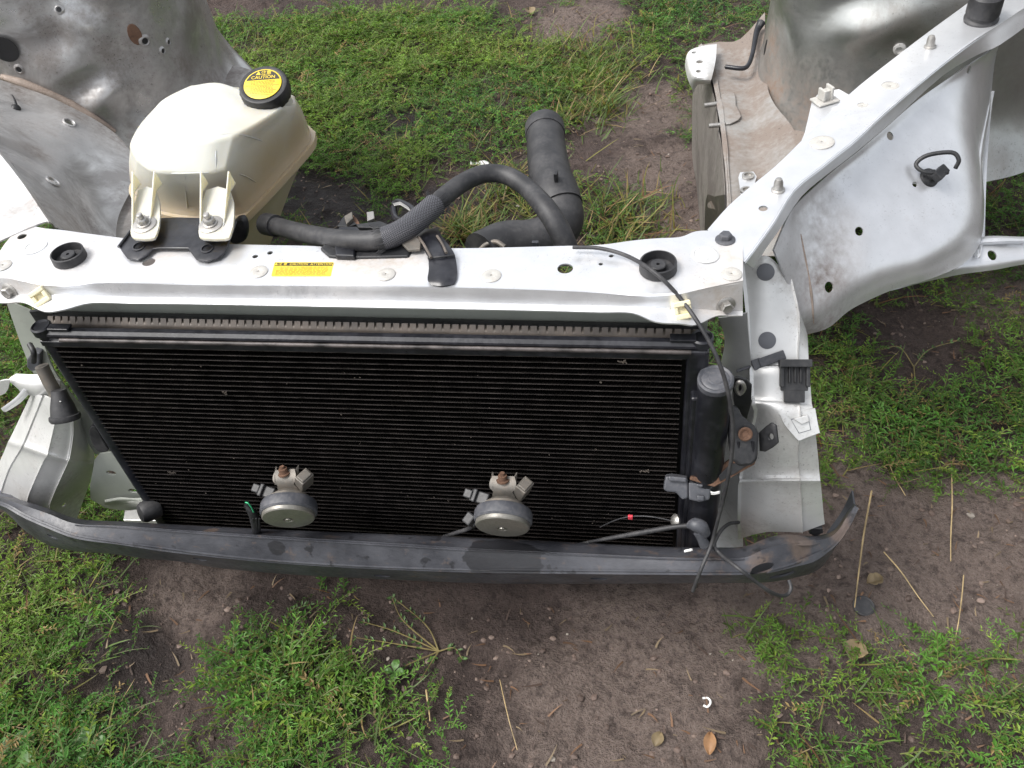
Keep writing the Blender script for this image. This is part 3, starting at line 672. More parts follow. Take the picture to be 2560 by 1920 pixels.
for ra, sa, ba, fa, y_, w in stn:
    A = P(*ra, y=y_ + .005); B = P(*sa, y=y_ - .024 * w); C_ = P(*ba, y=y_ - .040 * w); D_ = P(*fa, y=y_ - .018 * w)
    pr[0].append(A + [0, .004, -.02]); pr[1].append(A); pr[2].append(A * .15 + B * .85 + [0, 0, .001]); pr[3].append(B); pr[4].append(C_ * .94 + B * .06); pr[5].append(C_ * .96 + D_ * .04)
    pr[6].append(D_); pr[7].append(D_ + [0, .016, -.006]); pr[8].append(D_ + [0, .04, -.006])
m, t, b = mat('bumper_black'); pos = wpos(t); n1 = noise(t, pos, 16, 6, .65); n2 = noise(t, pos, 140, 4); n0 = noise(t, pos, 5, 4)
c = mixc(t, ramp(t, n1, [(.3, 0), (.72, 1)]), (.024, .025, .031), (.072, .074, .085))
RUSTP = [(P(40, 1262, y=.77), .03), (P(130, 1300, y=.745), .028), (P(385, 1327, y=.71), .02), (P(525, 1330, y=.71), .018), (P(1000, 1352, y=.70), .02), (P(1790, 1385, y=.71), .03), (P(1900, 1395, y=.72), .035), (P(1980, 1360, y=.75), .05), (P(2090, 1320, y=.80), .05), (P(1890, 1380, y=.74), .04)]
kr = math_(t, 'ADD', spots_mask(t, pos, RUSTP), math_(t, 'MULTIPLY', math_(t, 'SUBTRACT', n1, .5), 2.2)); kr = ramp(t, kr, [(.34, 0), (.62, .62)])
kr = math_(t, 'MULTIPLY', kr, ramp(t, spots_mask(t, pos, RUSTP), [(0, 0), (.2, 1)]))
mp = t.nodes.new('ShaderNodeMapping'); mp.inputs['Scale'].default_value = (5, 70, 70); t.links.new(pos, mp.inputs[0])
scr = ramp(t, noise(t, mp.outputs[0], 3, 3, .6), [(.64, 0), (.70, .55)]); rare = math_(t, 'MAXIMUM', ramp(t, noise(t, pos, 48, 5, .7), [(.58, 0), (.72, .55)]), math_(t, 'MULTIPLY', scr, ramp(t, noise(t, pos, 24, 3), [(.45, 0), (.6, 1)])))
c = mixc(t, math_(t, 'MAXIMUM', kr, rare), c, mixc(t, n2, (.085, .055, .04), (.19, .135, .10)))
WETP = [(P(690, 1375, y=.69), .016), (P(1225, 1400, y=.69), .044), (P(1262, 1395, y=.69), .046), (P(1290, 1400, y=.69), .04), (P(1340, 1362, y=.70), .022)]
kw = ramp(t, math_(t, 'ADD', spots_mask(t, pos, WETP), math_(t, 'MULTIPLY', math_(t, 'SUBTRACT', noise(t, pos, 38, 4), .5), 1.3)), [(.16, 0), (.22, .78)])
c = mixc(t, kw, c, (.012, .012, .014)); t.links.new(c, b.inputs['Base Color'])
t.links.new(math_(t, 'ADD', .25, math_(t, 'MULTIPLY', math_(t, 'MAXIMUM', kr, n2), .35)), b.inputs['Roughness'])
bump(t, b, math_(t, 'ADD', n2, math_(t, 'MULTIPLY', n1, 2)), .2, .002); M['bumper'] = m
beam = sheet('bumper_beam', pr, M['bumper'], ROOT, nu=3, nv=4, th=.003, bumps=[(P(440, 1400, y=.70), .03, -.006), (P(330, 1372, y=.7), .03, .004), (P(2010, 1375, y=.75), .02, -.004)])
hl = []
for a, b_, rx, ry in ((130, 1342, .011, .005), (500, 1398, .012, .006), (955, 1440, .013, .006), (1497, 1447, .012, .006), (1905, 1424, .019, .008), (1956, 1438, .019, .0075)):
    p, n_ = hit(a, b_, beam); hl.append((p, n_, rx, ry))
cut(beam, hl)
V, Fc = tube_mesh([p + np.array([0, -.0015, .0012]) for p in cr([pr[3][i] for i in range(5, 15)], 3)], .0011, 6, 1); mk('weld_bead', V, Fc, M['bumper'], beam)
# stays tying the beam to the headlight panels

# --- horns
def horn(cpx, nrm, roll, blade):
    h = put(bpy.data.objects.new('horn', None), ROOT, P(*cpx, y=.692)); c0 = WLOC[h.name]; n_ = _n(nrm)
    lathe('disc', [(.0365, -.004), (.0365, .0005), (.035, .0022), (.020, .0040), (.0075, .0042), (.006, .0022), (.0045, .0022), (.004, .0052), (.0015, .0056)], M['horn_face'], h, c0, n_, 44)
    lathe('rim', [(.030, -.024), (.0375, -.022), (.0395, -.017), (.0395, -.0065), (.0375, -.004), (.03, -.0035)], M['grey_plastic'], h, c0, n_, 44)
    x_, y_, z_ = frame_of(n_); bc = c0 - n_ * .03
    lathe('body', [(.030, 0), (.029, .006), (.02, .013), (.012, .016)], M['dull_steel'], h, bc + n_ * .0075, -n_, 32)
    # mounting strap rising from the back of the horn, folded ears and a rusty bolt
    up = _n(np.array([roll, .28, .95])); sd = _n(np.cross([0, 1, 0], up)); b0 = bc + np.array([0, .004, .012])
    def SP(u, v, w): return tuple(b0 + sd * u + up * v + np.array([0, 1, 0]) * w)
    G = [[SP(u * k, v, w) for u in (-1, -.5, 0, .5, 1)] for k, v, w in ((.016, -.010, .0), (.0155, .003, -.001), (.013, .010, -.002), (.0175, .016, -.001), (.018, .021, .004), (.015, .024, .011))]
    sheet('bracket', G, M['dull_steel'], h, nu=3, nv=2, th=.0025)
    for s in (-1, 1):
        E_ = [[SP(s * (.0135 + e * .004), v, w + e * .016) for e in (0, .5, 1)] for v, w in ((.012, -.002), (.017, -.001), (.021, .005))]
        sheet('bracket_ear', E_, M['dull_steel'], h, nu=2, nv=2, th=.002)
    lathe('bolt', [(.009, 0), (.009, .002), (.0062, .0025), (.0062, .009), (.0035, .0095), (.0035, .013)], M['rust'], h, SP(0, .021, .006), up, 10)
    V, Fc = merge(box_mesh(.022, .016, .03), box_mesh(.018, .012, .004, (0, 0, .016))); o = inst('terminal_box', shape('terminal_box', V, Fc, M['dull_steel'], False), h, SP(.026, .008, .006), (.35, -.2, 1)); bevel(o, .0015)
    V, Fc = merge(box_mesh(.026, .016, .012), box_mesh(.012, .012, .016, (-.016, 0, .001)), box_mesh(.006, .018, .006, (-.006, 0, .008))); o = inst('connector', shape('connector', V, Fc, M['black'], False), h, SP(-.032, -.0, -.002), (-.15, -.5, 1)); bevel(o, .0015)
    return h
h1 = horn((721, 1293), (.16, -.93, -.26), -.16, 0); h2 = horn((1256, 1315), (.02, -.95, -.26), -.03, 0)
q = P(1178, 1300, y=.70); V, Fc = merge(box_mesh(.014, .016, .02), box_mesh(.018, .012, .008, (0, 0, -.004))); o = inst('plug_lead', shape('plug_lead', V, Fc, M['black'], False), h2, q, (-.3, -.4, 1)); bevel(o, .002)
# cut horn lead standing up from the beam
w0 = hit(640, 1332, beam)[0]
V, Fc = tube_mesh([w0 + [0, 0, -.004], P(638, 1300, y=.715), P(628, 1278, y=.715), P(614, 1262, y=.717)], [.006, .0075, .006, .0035], 10, 4); ld = mk('wire_sleeve', V, Fc, M['black'], ROOT)
tube('green_wire', [P(634, 1280, y=.71), P(628, 1268, y=.708), P(620, 1258, y=.708), P(614, 1256, y=.71)], .0011, M['green_wire'], ld, 8)
for k in range(3): tube('wire_strand', [w0 + [.004 * (k - 1), 0, 0], P(636 + 6 * k, 1320, y=.71), P(632 + 8 * k, 1296, y=.708)], .0012, M['black'], ld, 6, 3)

# --- headlight panels
hr = [[(1856, 655), (1920, 640), (1975, 700), (2005, 800)], [(1869, 777), (1930, 775), (1995, 790), (2018, 835)], [(1874, 880), (1930, 880), (1995, 880), (2021, 890)], [(1877, 912), (1932, 912), (1996, 914), (2023, 918)], [(1879, 922), (1933, 922), (1997, 924), (2024, 928)],
      [(1881, 992), (1936, 992), (1996, 998), (2029, 1004)], [(1884, 1008), (1938, 1010), (1998, 1016), (2032, 1020)], [(1890, 1040), (1944, 1044), (2000, 1052), (2036, 1058)], [(1866, 1130), (1932, 1130), (1994, 1130), (2044, 1130)],
      [(1854, 1190), (1920, 1188), (1999, 1186), (2049, 1186)], [(1852, 1204), (1918, 1202), (2000, 1202), (2051, 1202)], [(1850, 1222), (1917, 1220), (2001, 1220), (2053, 1220)], [(1849, 1300), (1914, 1290), (2004, 1288), (2059, 1285)], [(1850, 1346), (1916, 1330), (2005, 1331), (2062, 1310)]]
hy = [.95, .915, .880, .868, .858, .836, .826, .822, .812, .806, .797, .800, .80, .80]
dyc = [.006, -.010, -.012, -.004]
rowsR = [[P(a, b_, y=y_ + (dyc[j] if i > 6 else dyc[j] * .3)) for j, (a, b_) in enumerate(r)] for i, (r, y_) in enumerate(zip(hr, hy))]
rowsR = [crease([r[0] + [.004, .05, .0]] + r, (1, 3)) for r in rowsR]
hpR = sheet('headlight_panel', rowsR, M['paint_worn'], ROOT, nu=3, nv=4, th=.0022)
hpR['label'] = 'clean silver headlight mounting panel with black plastic clips'
for a, b_ in ((1914, 680), (1918, 851)):
    p, n_ = hit(a, b_, hpR); inst('plug', FLAT, hpR, p + n_ * .0008, n_, 0, 1.0)
p0, n_ = hit(1898, 908, hpR)[0], hit(1930, 900, hpR)[1]
V, Fc = merge(moved(box_mesh(.034, .012, .009), Matrix.Translation((.016, 0, .006))), box_mesh(.012, .014, .008, (-.004, 0, .005)), box_mesh(.022, .004, .003, (-.02, 0, .002)))
o = inst('wiring_clip', shape('wiring_clip', V, Fc, M['grey_plastic'], False), hpR, p0, None); o.rotation_euler = (.75, -.25, .28); bevel(o, .001)
p0 = hit(1985, 940, hpR)[0]
V, Fc = merge(box_mesh(.034, .034, .004, (0, -.002, .002)), box_mesh(.026, .016, .004, (0, -.026, .002)), box_mesh(.040, .010, .016, (0, .016, .009)), box_mesh(.005, .028, .010, (-.016, 0, .006)), box_mesh(.005, .028, .010, (.016, 0, .006)), *[box_mesh(.0022, .022, .008, (k * .007, .002, .006)) for k in (-1, 0, 1)])
o = inst('headlamp_clip', shape('headlamp_clip', V, Fc, M['black'], False), hpR, p0); o.rotation_euler = (.78, 0, .03); bevel(o, .0015)
tn = _n([.15, -.8, .58]); tp0 = P(2000, 1060, y=.808)
tb = [[PN(a, b_, tp0, tn) for a, b_ in r] for r in (((1950, 1036), (1995, 1028), (2038, 1021)), ((1962, 1062), (2000, 1050), (2042, 1044)), ((1982, 1086), (2015, 1074), (2046, 1066)), ((1997, 1102), (2022, 1092), (2050, 1082)))]
tb_ = sheet('headlamp_tab', tb, M['paint_worn'], hpR, nu=3, nv=3, th=.0025)
plate('tab_slot', [(1977, 1048), (2020, 1038), (2028, 1075), (1997, 1084)], M['grey_plug'], hpR, pl=(tp0 + tn * .0006, tn), th=.0006, bw=0)
plate('tab_face', [(1979, 1050), (2019, 1040), (2026, 1074), (1998, 1082)], M['paint_worn'], hpR, pl=(tp0 + tn * .0012, tn), th=.0008, bw=0)
plate('tab_bridge', [(1984, 1048), (2020, 1037), (2024, 1054), (2004, 1062)], M['paint_worn'], hpR, pl=(tp0 + tn * .004, tn), th=.003, bw=.001)
p0, n_ = hit(2045, 1328, beam) if False else (P(2042, 1326, y=.795), np.array([0, -.8, .6])); o = plate('foot_clip', [(2022, 1334), (2034, 1322), (2056, 1322), (2058, 1332), (2040, 1342)], M['black'], hpR, y=.793, th=.006)
p0 = P(2037, 1186, y=.79)
# inner side wall of the panel, seen beside the radiator
sw = [[P(a, b_, y=y_) for a, b_, y_ in r] for r in ([(1795, 795, .90), (1825, 792, .885), (1868, 782, .875)], [(1812, 850, .90), (1835, 850, .885), (1872, 850, .872)], [(1800, 930, .89), (1830, 930, .875), (1880, 930, .862)], [(1800, 1060, .87), (1840, 1050, .86), (1890, 1050, .845)], [(1796, 1250, .85), (1820, 1250, .835), (1856, 1250, .815)], [(1785, 1380, .84), (1815, 1375, .83), (1856, 1370, .81)])]
sheet('panel_wall', sw, M['paint_worn'], hpR, nu=4, nv=3, th=.002)

hl_ = [[(78, 985), (110, 990), (150, 1005), (178, 1020), (212, 1055)], [(52, 1040), (88, 1045), (136, 1062), (180, 1085), (232, 1110)], [(28, 1090), (66, 1100), (122, 1122), (172, 1140), (236, 1150)], [(20, 1105), (58, 1117), (118, 1138), (168, 1152), (235, 1160)], [(14, 1120), (50, 1132), (110, 1150), (163, 1166), (233, 1176)],
       [(-5, 1165), (25, 1175), (94, 1184), (148, 1198), (222, 1213)], [(-30, 1236), (4, 1236), (70, 1242), (124, 1256), (194, 1292)], [(-36, 1262), (-2, 1262), (66, 1270), (120, 1284), (190, 1315)], [(-40, 1266), (-5, 1268), (55, 1310), (108, 1340), (180, 1372)]]
cy5 = [.835, .800, .782, .790, .868]
rowsL = [crease([P(a, b_, y=y_ + (.012 if i < 2 else -.006 if i == 3 else 0)) for (a, b_), y_ in zip(r, cy5)], (1, 2, 3)) for i, r in enumerate(hl_)]
hpL = sheet('headlight_panel', rowsL, M['paint_worn'], ROOT, nu=4, nv=4, th=.0022)
hpL['label'] = 'boxed headlight mounting panel with an arm bracket'
p, n_ = hit(160, 1262, hpL); cut(hpL, [(p, n_, .004, .008)])
# inner face of that panel by the radiator and the lower support end
o = plate('apron_closing_panel', [(300, 1105), (275, 1131), (250, 1133), (236, 1150), (231, 1180), (224, 1215), (226, 1248), (262, 1270), (300, 1276), (372, 1276), (376, 1245), (330, 1150)], M['paint_green'], ROOT, y=.812, th=.003)
cut(o, [(P(277, 1184, y=.8105), (0, 1, 0), .0085, .0055), (P(331, 1229, y=.8105), (0, 1, 0), .0075, .005)])
ip = [[P(a, b_, y=.808 - d) for a, b_ in ((262, 1252 + e), (300, 1246 + e), (335, 1248 + e), (372, 1246 + e))] for d, e in ((0, -3), (.004, 4), (0, 11))]
sheet('panel_bead', ip, M['paint_green'], ROOT, nu=3, nv=3, th=.002)
low = [[np.array([x_, y_, z_]) for x_ in np.linspace(-.88, .12, 8)] for y_, z_ in ((.80, .085), (.80, .105), (.805, .11), (.85, .11), (.86, .1), (.865, -.03))]
sheet('radiator_crossmember', low, M['paint_worn'], ROOT, nu=3, nv=2, th=.003)
o = plate('support_foot', [(312, 1276), (360, 1272), (392, 1285), (402, 1302), (308, 1300)], M['paint_worn'], ROOT, z=.145, th=.03)
lathe('rubber_stop', [(.016, -.016), (.0175, -.012), (.0175, .008), (.014, .014), (.008, .0155)], M['rubber'], ROOT, P(372, 1276, y=.772), (-.6, -.7, .3), 20)
# left arm bracket, grey pipe and rubber funnel
ab = [[P(a, b_, y=y_) for a, b_, y_ in r] for r in ([(40, 934, .85), (75, 936, .845), (115, 938, .84), (150, 952, .835)], [(22, 950, .84), (60, 955, .835), (105, 962, .83), (150, 985, .83)], [(45, 972, .835), (75, 976, .83), (100, 985, .828), (140, 1015, .835)], [(52, 985, .84), (70, 988, .838), (88, 992, .836), (120, 1008, .845)])]
sheet('arm_bracket', ab, M['paint_worn'], ROOT, nu=4, nv=4, th=.0025)
arm2 = [[P(a, b_, y=y_) for a, b_, y_ in r] for r in ([(58, 972, .832), (36, 996, .828), (2, 1021, .824)], [(66, 978, .83), (44, 1002, .826), (9, 1029, .822)], [(72, 986, .836), (50, 1008, .832), (16, 1030, .828)])]
sheet('bracket_arm', arm2, M['paint'], ROOT, nu=2, nv=4, th=.0025)
tf = [[P(a, b_, y=.833) for a, b_ in r] for r in (((-20, 962), (4, 952), (24, 950)), ((-20, 985), (0, 978), (20, 972)), ((-20, 1000), (-2, 990), (12, 984)))]
sheet('bracket_tab', tf, M['paint_worn'], ROOT, nu=2, nv=3, th=.0025)
tube('drain_pipe', [P(104, 915, y=.832), P(118, 945, y=.826), P(140, 985, y=.818), P(150, 1005, y=.815)], .0095, M['dull_steel'], ROOT, 16)
f0, f1 = P(146, 975, y=.812), P(163, 1046, y=.79)
fu = _n(f0 - f1); L_ = np.linalg.norm(f0 - f1)
lathe('rubber_funnel', [(.0155, -.004), (.0205, -.003), (.0222, .001), (.0215, .005), (.0190, .006), (.0165, L_ * .45), (.0125, L_ * .75), (.0105, L_)], M['rubber'], ROOT, f1, fu, 30)
blob = crc([P(a, b_, y=.80) for a, b_ in ((222, 1075), (238, 1068), (262, 1110), (270, 1128), (245, 1130), (228, 1105))], 4)
V, Fc = prism_mesh(blob, (0, -1, 0), .02); bevel(mk('rubber_seal', V, Fc, M['rubber'], ROOT), .004, 3)
o = plate('plastic_clip', [(66, 900), (82, 880), (100, 885), (98, 925), (78, 930), (66, 918)], M['grey_plastic'], ROOT, y=.845, th=.012, bw=.002)
tube('hood_cable_end', [P(74, 860, y=.84), P(84, 880, y=.83), P(84, 905, y=.83)], .004, M['black'], ROOT, 8)
# radiator side strip at the left, behind the condenser
sl_ = [[P(a, b_, y=y_) for a, b_, y_ in r] for r in ([(14, 750, .862), (50, 765, .86), (86, 780, .86)], [(60, 880, .86), (85, 870, .857), (112, 868, .855)], [(100, 960, .86), (125, 955, .855), (150, 950, .85)], [(190, 1065, .86), (220, 1070, .855), (252, 1072, .85)], [(238, 1135, .86), (262, 1135, .855), (290, 1130, .85)])]
sheet('radiator_strip', sl_, M['paint_green'], ROOT, nu=4, nv=3, th=.002)

# --- coolant reservoir
m, t, b = mat('milky_tank'); pos = wpos(t); sx = t.nodes.new('ShaderNodeSeparateXYZ'); t.links.new(pos, sx.inputs[0])
n1 = noise(t, pos, 13, 5); n2 = noise(t, pos, 150, 3, .6)
lowm = t.nodes.new('ShaderNodeMapRange'); lowm.inputs[1].default_value = .685; lowm.inputs[2].default_value = .575; t.links.new(math_(t, 'ADD', sx.outputs[2], math_(t, 'MULTIPLY', math_(t, 'SUBTRACT', n1, .5), .05)), lowm.inputs[0])
c = mixc(t, n1, (.59, .595, .555), (.50, .50, .44)); c = mixc(t, math_(t, 'MULTIPLY', lowm.outputs[0], .75), c, (.36, .25, .125))
st_ = ramp(t, math_(t, 'ADD', spots_mask(t, pos, [(P(700, 420, z=.62), .13), (P(620, 500, z=.6), .11), (P(740, 350, z=.62), .1), (P(650, 470, z=.6), .1)]), math_(t, 'MULTIPLY', math_(t, 'SUBTRACT', n1, .5), .6)), [(.1, 0), (.9, .8)])
c = mixc(t, st_, c, (.42, .32, .20))
c = mixc(t, ramp(t, n2, [(.68, 0), (.76, .35)]), c, (.30, .24, .17))
t.links.new(c, b.inputs['Base Color']); b.inputs['Subsurface Weight'].default_value = .45; b.inputs['Subsurface Radius'].default_value = (.03, .024, .012); b.inputs['Subsurface Scale'].default_value = .6
b.inputs['Roughness'].default_value = .33; bump(t, b, noise(t, pos, 40, 3), .1, .003); M['tank'] = m
m2 = m.copy(); m2.name = 'stained_tank'; M['tank_low'] = m2
for nd in m2.node_tree.nodes:
    if nd.type == 'MAP_RANGE': nd.inputs[1].default_value = .9; nd.inputs[2].default_value = .45
L0 = [(-.775, 1.045), (-.70, 1.018), (-.63, 1.01), (-.598, 1.02), (-.58, 1.09), (-.557, 1.2), (-.56, 1.245), (-.60, 1.275), (-.70, 1.28), (-.78, 1.25), (-.81, 1.18), (-.81, 1.1)]
L2 = [(-.735, 1.028), (-.69, .998), (-.625, .992), (-.59, 1.002), (-.57, 1.07), (-.543, 1.16), (-.552, 1.20), (-.60, 1.225), (-.69, 1.23), (-.755, 1.20), (-.772, 1.14), (-.765, 1.075)]
L3 = [(-.695, 1.035), (-.66, 1.015), (-.61, 1.014), (-.58, 1.03), (-.56, 1.08), (-.545, 1.13), (-.555, 1.155), (-.60, 1.17), (-.655, 1.185), (-.70, 1.175), (-.727, 1.13), (-.722, 1.08)]
def loop3(L, z, s=1, zv=None):
    A = np.array(L); c_ = A.mean(0); A = c_ + (A - c_) * s; A = np.column_stack([A, np.full(len(A), z) if zv is None else zv])
    out = []
    for i in range(len(A)):      # rounded corners of the moulding
        if i in (0, 3, 6, 9): out += [A[i] * .82 + A[i - 1] * .18, A[i] * .84 + A[(i + 1) % len(A)] * .16]
        else: out.append(A[i])
    return np.array(out)
rings = [loop3(L0, .588, .985), loop3(L0, .606, .975), loop3(np.array(L0) * .45 + np.array(L2) * .55, .645), loop3(L2, .676), loop3(np.array(L2) * .5 + np.array(L3) * .5, .697, .995), loop3(L3, .709, 1.0), loop3(L3, .7155, .955), loop3(L3, .717, .87), loop3(L3, .718, .5)]
def dip(z, k=.012): return np.array([z, z, z, z - .3 * k, z - .8 * k, z - 1.2 * k, z - 1.4 * k, z - 1.3 * k, z - .2 * k, z, z, z])
rings = [loop3(L0, .588, .985), loop3(L0, .606, .975), loop3(np.array(L0) * .45 + np.array(L2) * .55, .645), loop3(np.array(L0) * .04 + np.array(L2) * .96, .672), loop3(np.array(L2) * .93 + np.array(L3) * .07, .680), loop3(np.array(L2) * .10 + np.array(L3) * .90, 0, 1, dip(.7075)), loop3(L3, 0, .975, dip(.7125)), loop3(L3, 0, .88, dip(.7145, .013)), loop3(L3, 0, .5, dip(.7155, .009))]
def loft(name, rings, material, parent, n=5, nz=2, cap0=True):
    R = np.array([crc(r, n) for r in rings]); R = cr(R, nz, 0); k = R.shape[1]; V = R.reshape(-1, 3); Fc = []
    for i in range(len(R) - 1):
        for j in range(k): Fc.append((i * k + j, i * k + (j + 1) % k, (i + 1) * k + (j + 1) % k, (i + 1) * k + j))
    Fc.append(tuple(range((len(R) - 1) * k, len(R) * k)))
    if cap0: Fc.append(tuple(range(k))[::-1])
    return mk(name, V, Fc, material, parent, angle=60)
tank = loft('coolant_tank', rings, M['tank'], ROOT)
tank['label'] = 'milky yellowed plastic coolant tank'
loft('seam_flange', [loop3(L0, .578, .99), loop3(L0, .578, 1.035), loop3(L0, .590, 1.035), loop3(L0, .590, .97)], M['tank'], tank, 5, 1)
loft('tank_tub', [loop3(np.array(L0) + [-.03, -.06], .44, .45), loop3(np.array(L0) + [-.03, -.05], .45, .55), loop3(np.array(L0) + [-.02, -.035], .50, .70), loop3(np.array(L0) + [-.01, -.015], .55, .86), loop3(L0, .578, .965)], M['tank_low'], tank)
# moulded ribs on the faces of the tank
for pts in ([(358, 431), (430, 434), (520, 432), (600, 436), (640, 455)], [(437, 337), (520, 335), (600, 337), (656, 352)], [(541, 338), (540, 380), (540, 430)], [(462, 440), (464, 480), (468, 520)]):
    tube('moulded_rib', [hit(a, b_, tank)[0] - hit(a, b_, tank)[1] * .0006 for a, b_ in pts], .0011, M['tank'], tank, 8, 4)
# feet with gussets
for xa, xb, bxp in ((327, 405, 362), (497, 590, 528)):
    pl_ = (P(bxp, 560, z=.655), (0, -.12, 1))
    f_ = [(xa + 18, 475), (xb - 15, 475), (xb - 5, 540), (xb - 14, 585), (xb - 28, 597), (xa + 10, 596), (xa, 585), (xa + 2, 560)]
    V, Fc = prism_mesh(crc([PN(a, b_, *pl_) for a, b_ in f_], 2), pl_[1], .004); ft = mk('mounting_foot', V, Fc, M['tank'], tank, angle=30)
    for px0, px1 in ((xa + 6, xa + 12), (xb - 30, xb - 12)):
        q0_, q1_ = PN(px0, 568, *pl_), PN(px1, 480, *pl_); top_ = q1_ + np.array([0, .014, .024]); lf = q1_ + np.array([0, .02, 0])
        V, Fc = prism_mesh([q0_, q1_, lf, top_], np.cross(q1_ - q0_, top_ - q0_), .0022); bevel(mk('foot_gusset', V, Fc, M['tank'], tank, smooth=False), .001)
    bp, bn = PN(bxp, 562, *pl_), _n(pl_[1])
    lathe('washer', [(.016, 0), (.016, .0015), (.0145, .0022), (.006, .0022)], M['steel'], tank, bp, bn, 28)
    V, Fc = merge(lathe_mesh([(.0095, .002), (.0095, .004), (.0082, .0045)], 24), lathe_mesh([(.0078, .004), (.0078, .0105), (.0066, .0118)], 6), lathe_mesh([(.0042, .011), (.0042, .018), (.003, .019)], 12))
    inst('nut', shape('nut', V, Fc, M['steel'], angle=25), tank, bp, bn, .4)
# cap with its printed disc
ca = _n([.06, -.34, .94]); cc = P(662, 222, z=.716)
V, Fc = lathe_mesh([(.0335, -.014), (.0355, -.012), (.036, .004), (.0345, .0085), (.031, .0095), (.0285, .0085)], 48)
V = [(v[0] * (1 + .012 * math.cos(24 * math.atan2(v[1], v[0]))) if v[2] < .005 else v[0], v[1] * (1 + .012 * math.cos(24 * math.atan2(v[1], v[0]))) if v[2] < .005 else v[1], v[2]) for v in V]
inst('cap', shape('cap', V, Fc, M['black'], angle=50), tank, cc, ca)
lathe('filler_neck', [(.030, -.05), (.0305, -.02), (.0315, -.012)], M['tank'], tank, cc, ca, 32)
dc = cc + ca * .0092; lathe('cap_disc', [(.0275, 0), (.0275, .0006), (.027, .0008)], M['yellow'], tank, dc, ca, 48)
xa_ = _n(np.array([1, .12, 0]) - ca * (np.array([1, .12, 0]) @ ca)); ya_ = np.cross(ca, xa_)
Mc = Matrix((Vector(xa_), Vector(ya_), Vector(ca))).transposed().to_4x4()
def onc(u, v, h=.0010): return dc + xa_ * u + ya_ * v + ca * h
def arc_poly(v0, v1, r=.0255, k=12):
    a0, a1 = math.asin(max(-1, min(1, v0 / r))), math.asin(max(-1, min(1, v1 / r))); R_ = [(r * math.cos(a), r * math.sin(a)) for a in np.linspace(a0, a1, k)]
    return [onc(*q) for q in R_] + [onc(-q[0], q[1]) for q in R_[::-1]]
V, Fc = prism_mesh(arc_poly(.0075, .0252), ca, .0001); mk('disc_band', V, Fc, M['ink'], tank, smooth=False)
put_text('disc_print', '▲注意', M['yellow'], onc(0, .0195, .0013), .0085, tank, Mc, sx=.9)
put_text('disc_print', 'CAUTION', M['yellow'], onc(0, .0118, .0013), .0078, tank, Mc, sx=1.0)
ms = []
for v, hw in ((-.003, .0245), (-.0125, .0215), (-.0205, .0145)): ms.append(prism_mesh([onc(-hw, v), onc(hw, v), onc(hw, v + .0006), onc(-hw, v + .0006)], ca, .0001))
for v in (.0045, .002, -.0005, -.0055, -.008, -.0105, -.015, -.0175):
    u = -.017
    while u < .015: w = rl.uniform(.0015, .004); ms.append(prism_mesh([onc(u, v), onc(u + w, v), onc(u + w, v + .0010), onc(u, v + .0010)], ca, .0001)); u += w + .0012
V, Fc = merge(*ms); mk('disc_fine_print', V, Fc, M['orange_ink'], tank, smooth=False)
# black bracket between tank feet and support
k_ = (P(440, 600, z=.640), (0, -.1, 1))
tbk = plate('tank_bracket', [(335, 548), (330, 575), (298, 618), (306, 630), (318, 645), (345, 650), (366, 640), (382, 622), (398, 620), (470, 620), (478, 632), (490, 648), (515, 653), (545, 645), (560, 632), (575, 600), (592, 552), (560, 545), (440, 542)], M['black_gloss'], ROOT, pl=k_, th=.003, bw=.0012)
cut(tbk, [(PN(347, 617, *k_), (0, 0, 1), .0065, .0055), (PN(518, 622, *k_), (0, 0, 1), .005, .005)])
V, Fc = tube_mesh([PN(a, b_, *k_) + [0, 0, .0005] for a, b_ in ((338, 548), (328, 578), (297, 619))], .0022, 8, 1); mk('folded_edge', V, Fc, M['black_gloss'], tbk)
for a, b_ in ((347, 617), (518, 622)): lathe('hole_collar', [(.0085, 0), (.0085, .0012), (.0068, .0016), (.0066, 0)], M['black_gloss'], tbk, PN(a, b_, *k_), (0, -.1, 1), 24)
o = plate('hose_stop', [(585, 555), (605, 548), (616, 565), (614, 600), (590, 612), (570, 600)], M['black'], ROOT, y=.945, th=.012, bw=.003, rnd=3)

# --- hoses
hp = [(672, 562, .600), (700, 568, .605), (770, 586, .622), (860, 600, .640), (940, 600, .645), (1000, 580, .648), (1055, 540, .648), (1110, 492, .645), (1160, 455, .640), (1215, 434, .635), (1270, 440, .630), (1322, 474, .625), (1368, 526, .62), (1400, 580, .60), (1425, 640, .57)]
hpt = [P(a, b_, z=z_) for a, b_, z_ in hp]
hose = tube('coolant_hose', hpt, [.0125, .0125, .0128, .013, .013, .013, .0125, .0125, .0125, .0125, .0125, .013, .0145, .015, .015], M['rubber'], ROOT, 20, 7)
tube('hose_end', [P(664, 560, z=.598), P(690, 565, z=.603)], .0155, M['rubber'], hose, 20, 2)
for a, b_, z_ in ((1340, 490, .624), (1398, 575, .603)): pass
m, t, b = mat('braided_sleeve'); tc = t.nodes.new('ShaderNodeTexCoord')
uvm = node(t, 'ShaderNodeVertexColor', layer_name='uvc'); sp_ = t.nodes.new('ShaderNodeSeparateXYZ'); t.links.new(uvm.outputs[0], sp_.inputs[0])
zg = math_(t, 'PINGPONG', math_(t, 'MULTIPLY', sp_.outputs[0], 14), .5); wv = math_(t, 'PINGPONG', math_(t, 'ADD', math_(t, 'MULTIPLY', sp_.outputs[1], 34), math_(t, 'MULTIPLY', zg, 1.6)), .5)
k = ramp(t, wv, [(.22, 0), (.36, 1)]); t.links.new(mixc(t, k, (.008, .008, .01), (.16, .16, .18)), b.inputs['Base Color']); b.inputs['Roughness'].default_value = .45; bump(t, b, k, .8, .0015); M['braid'] = m
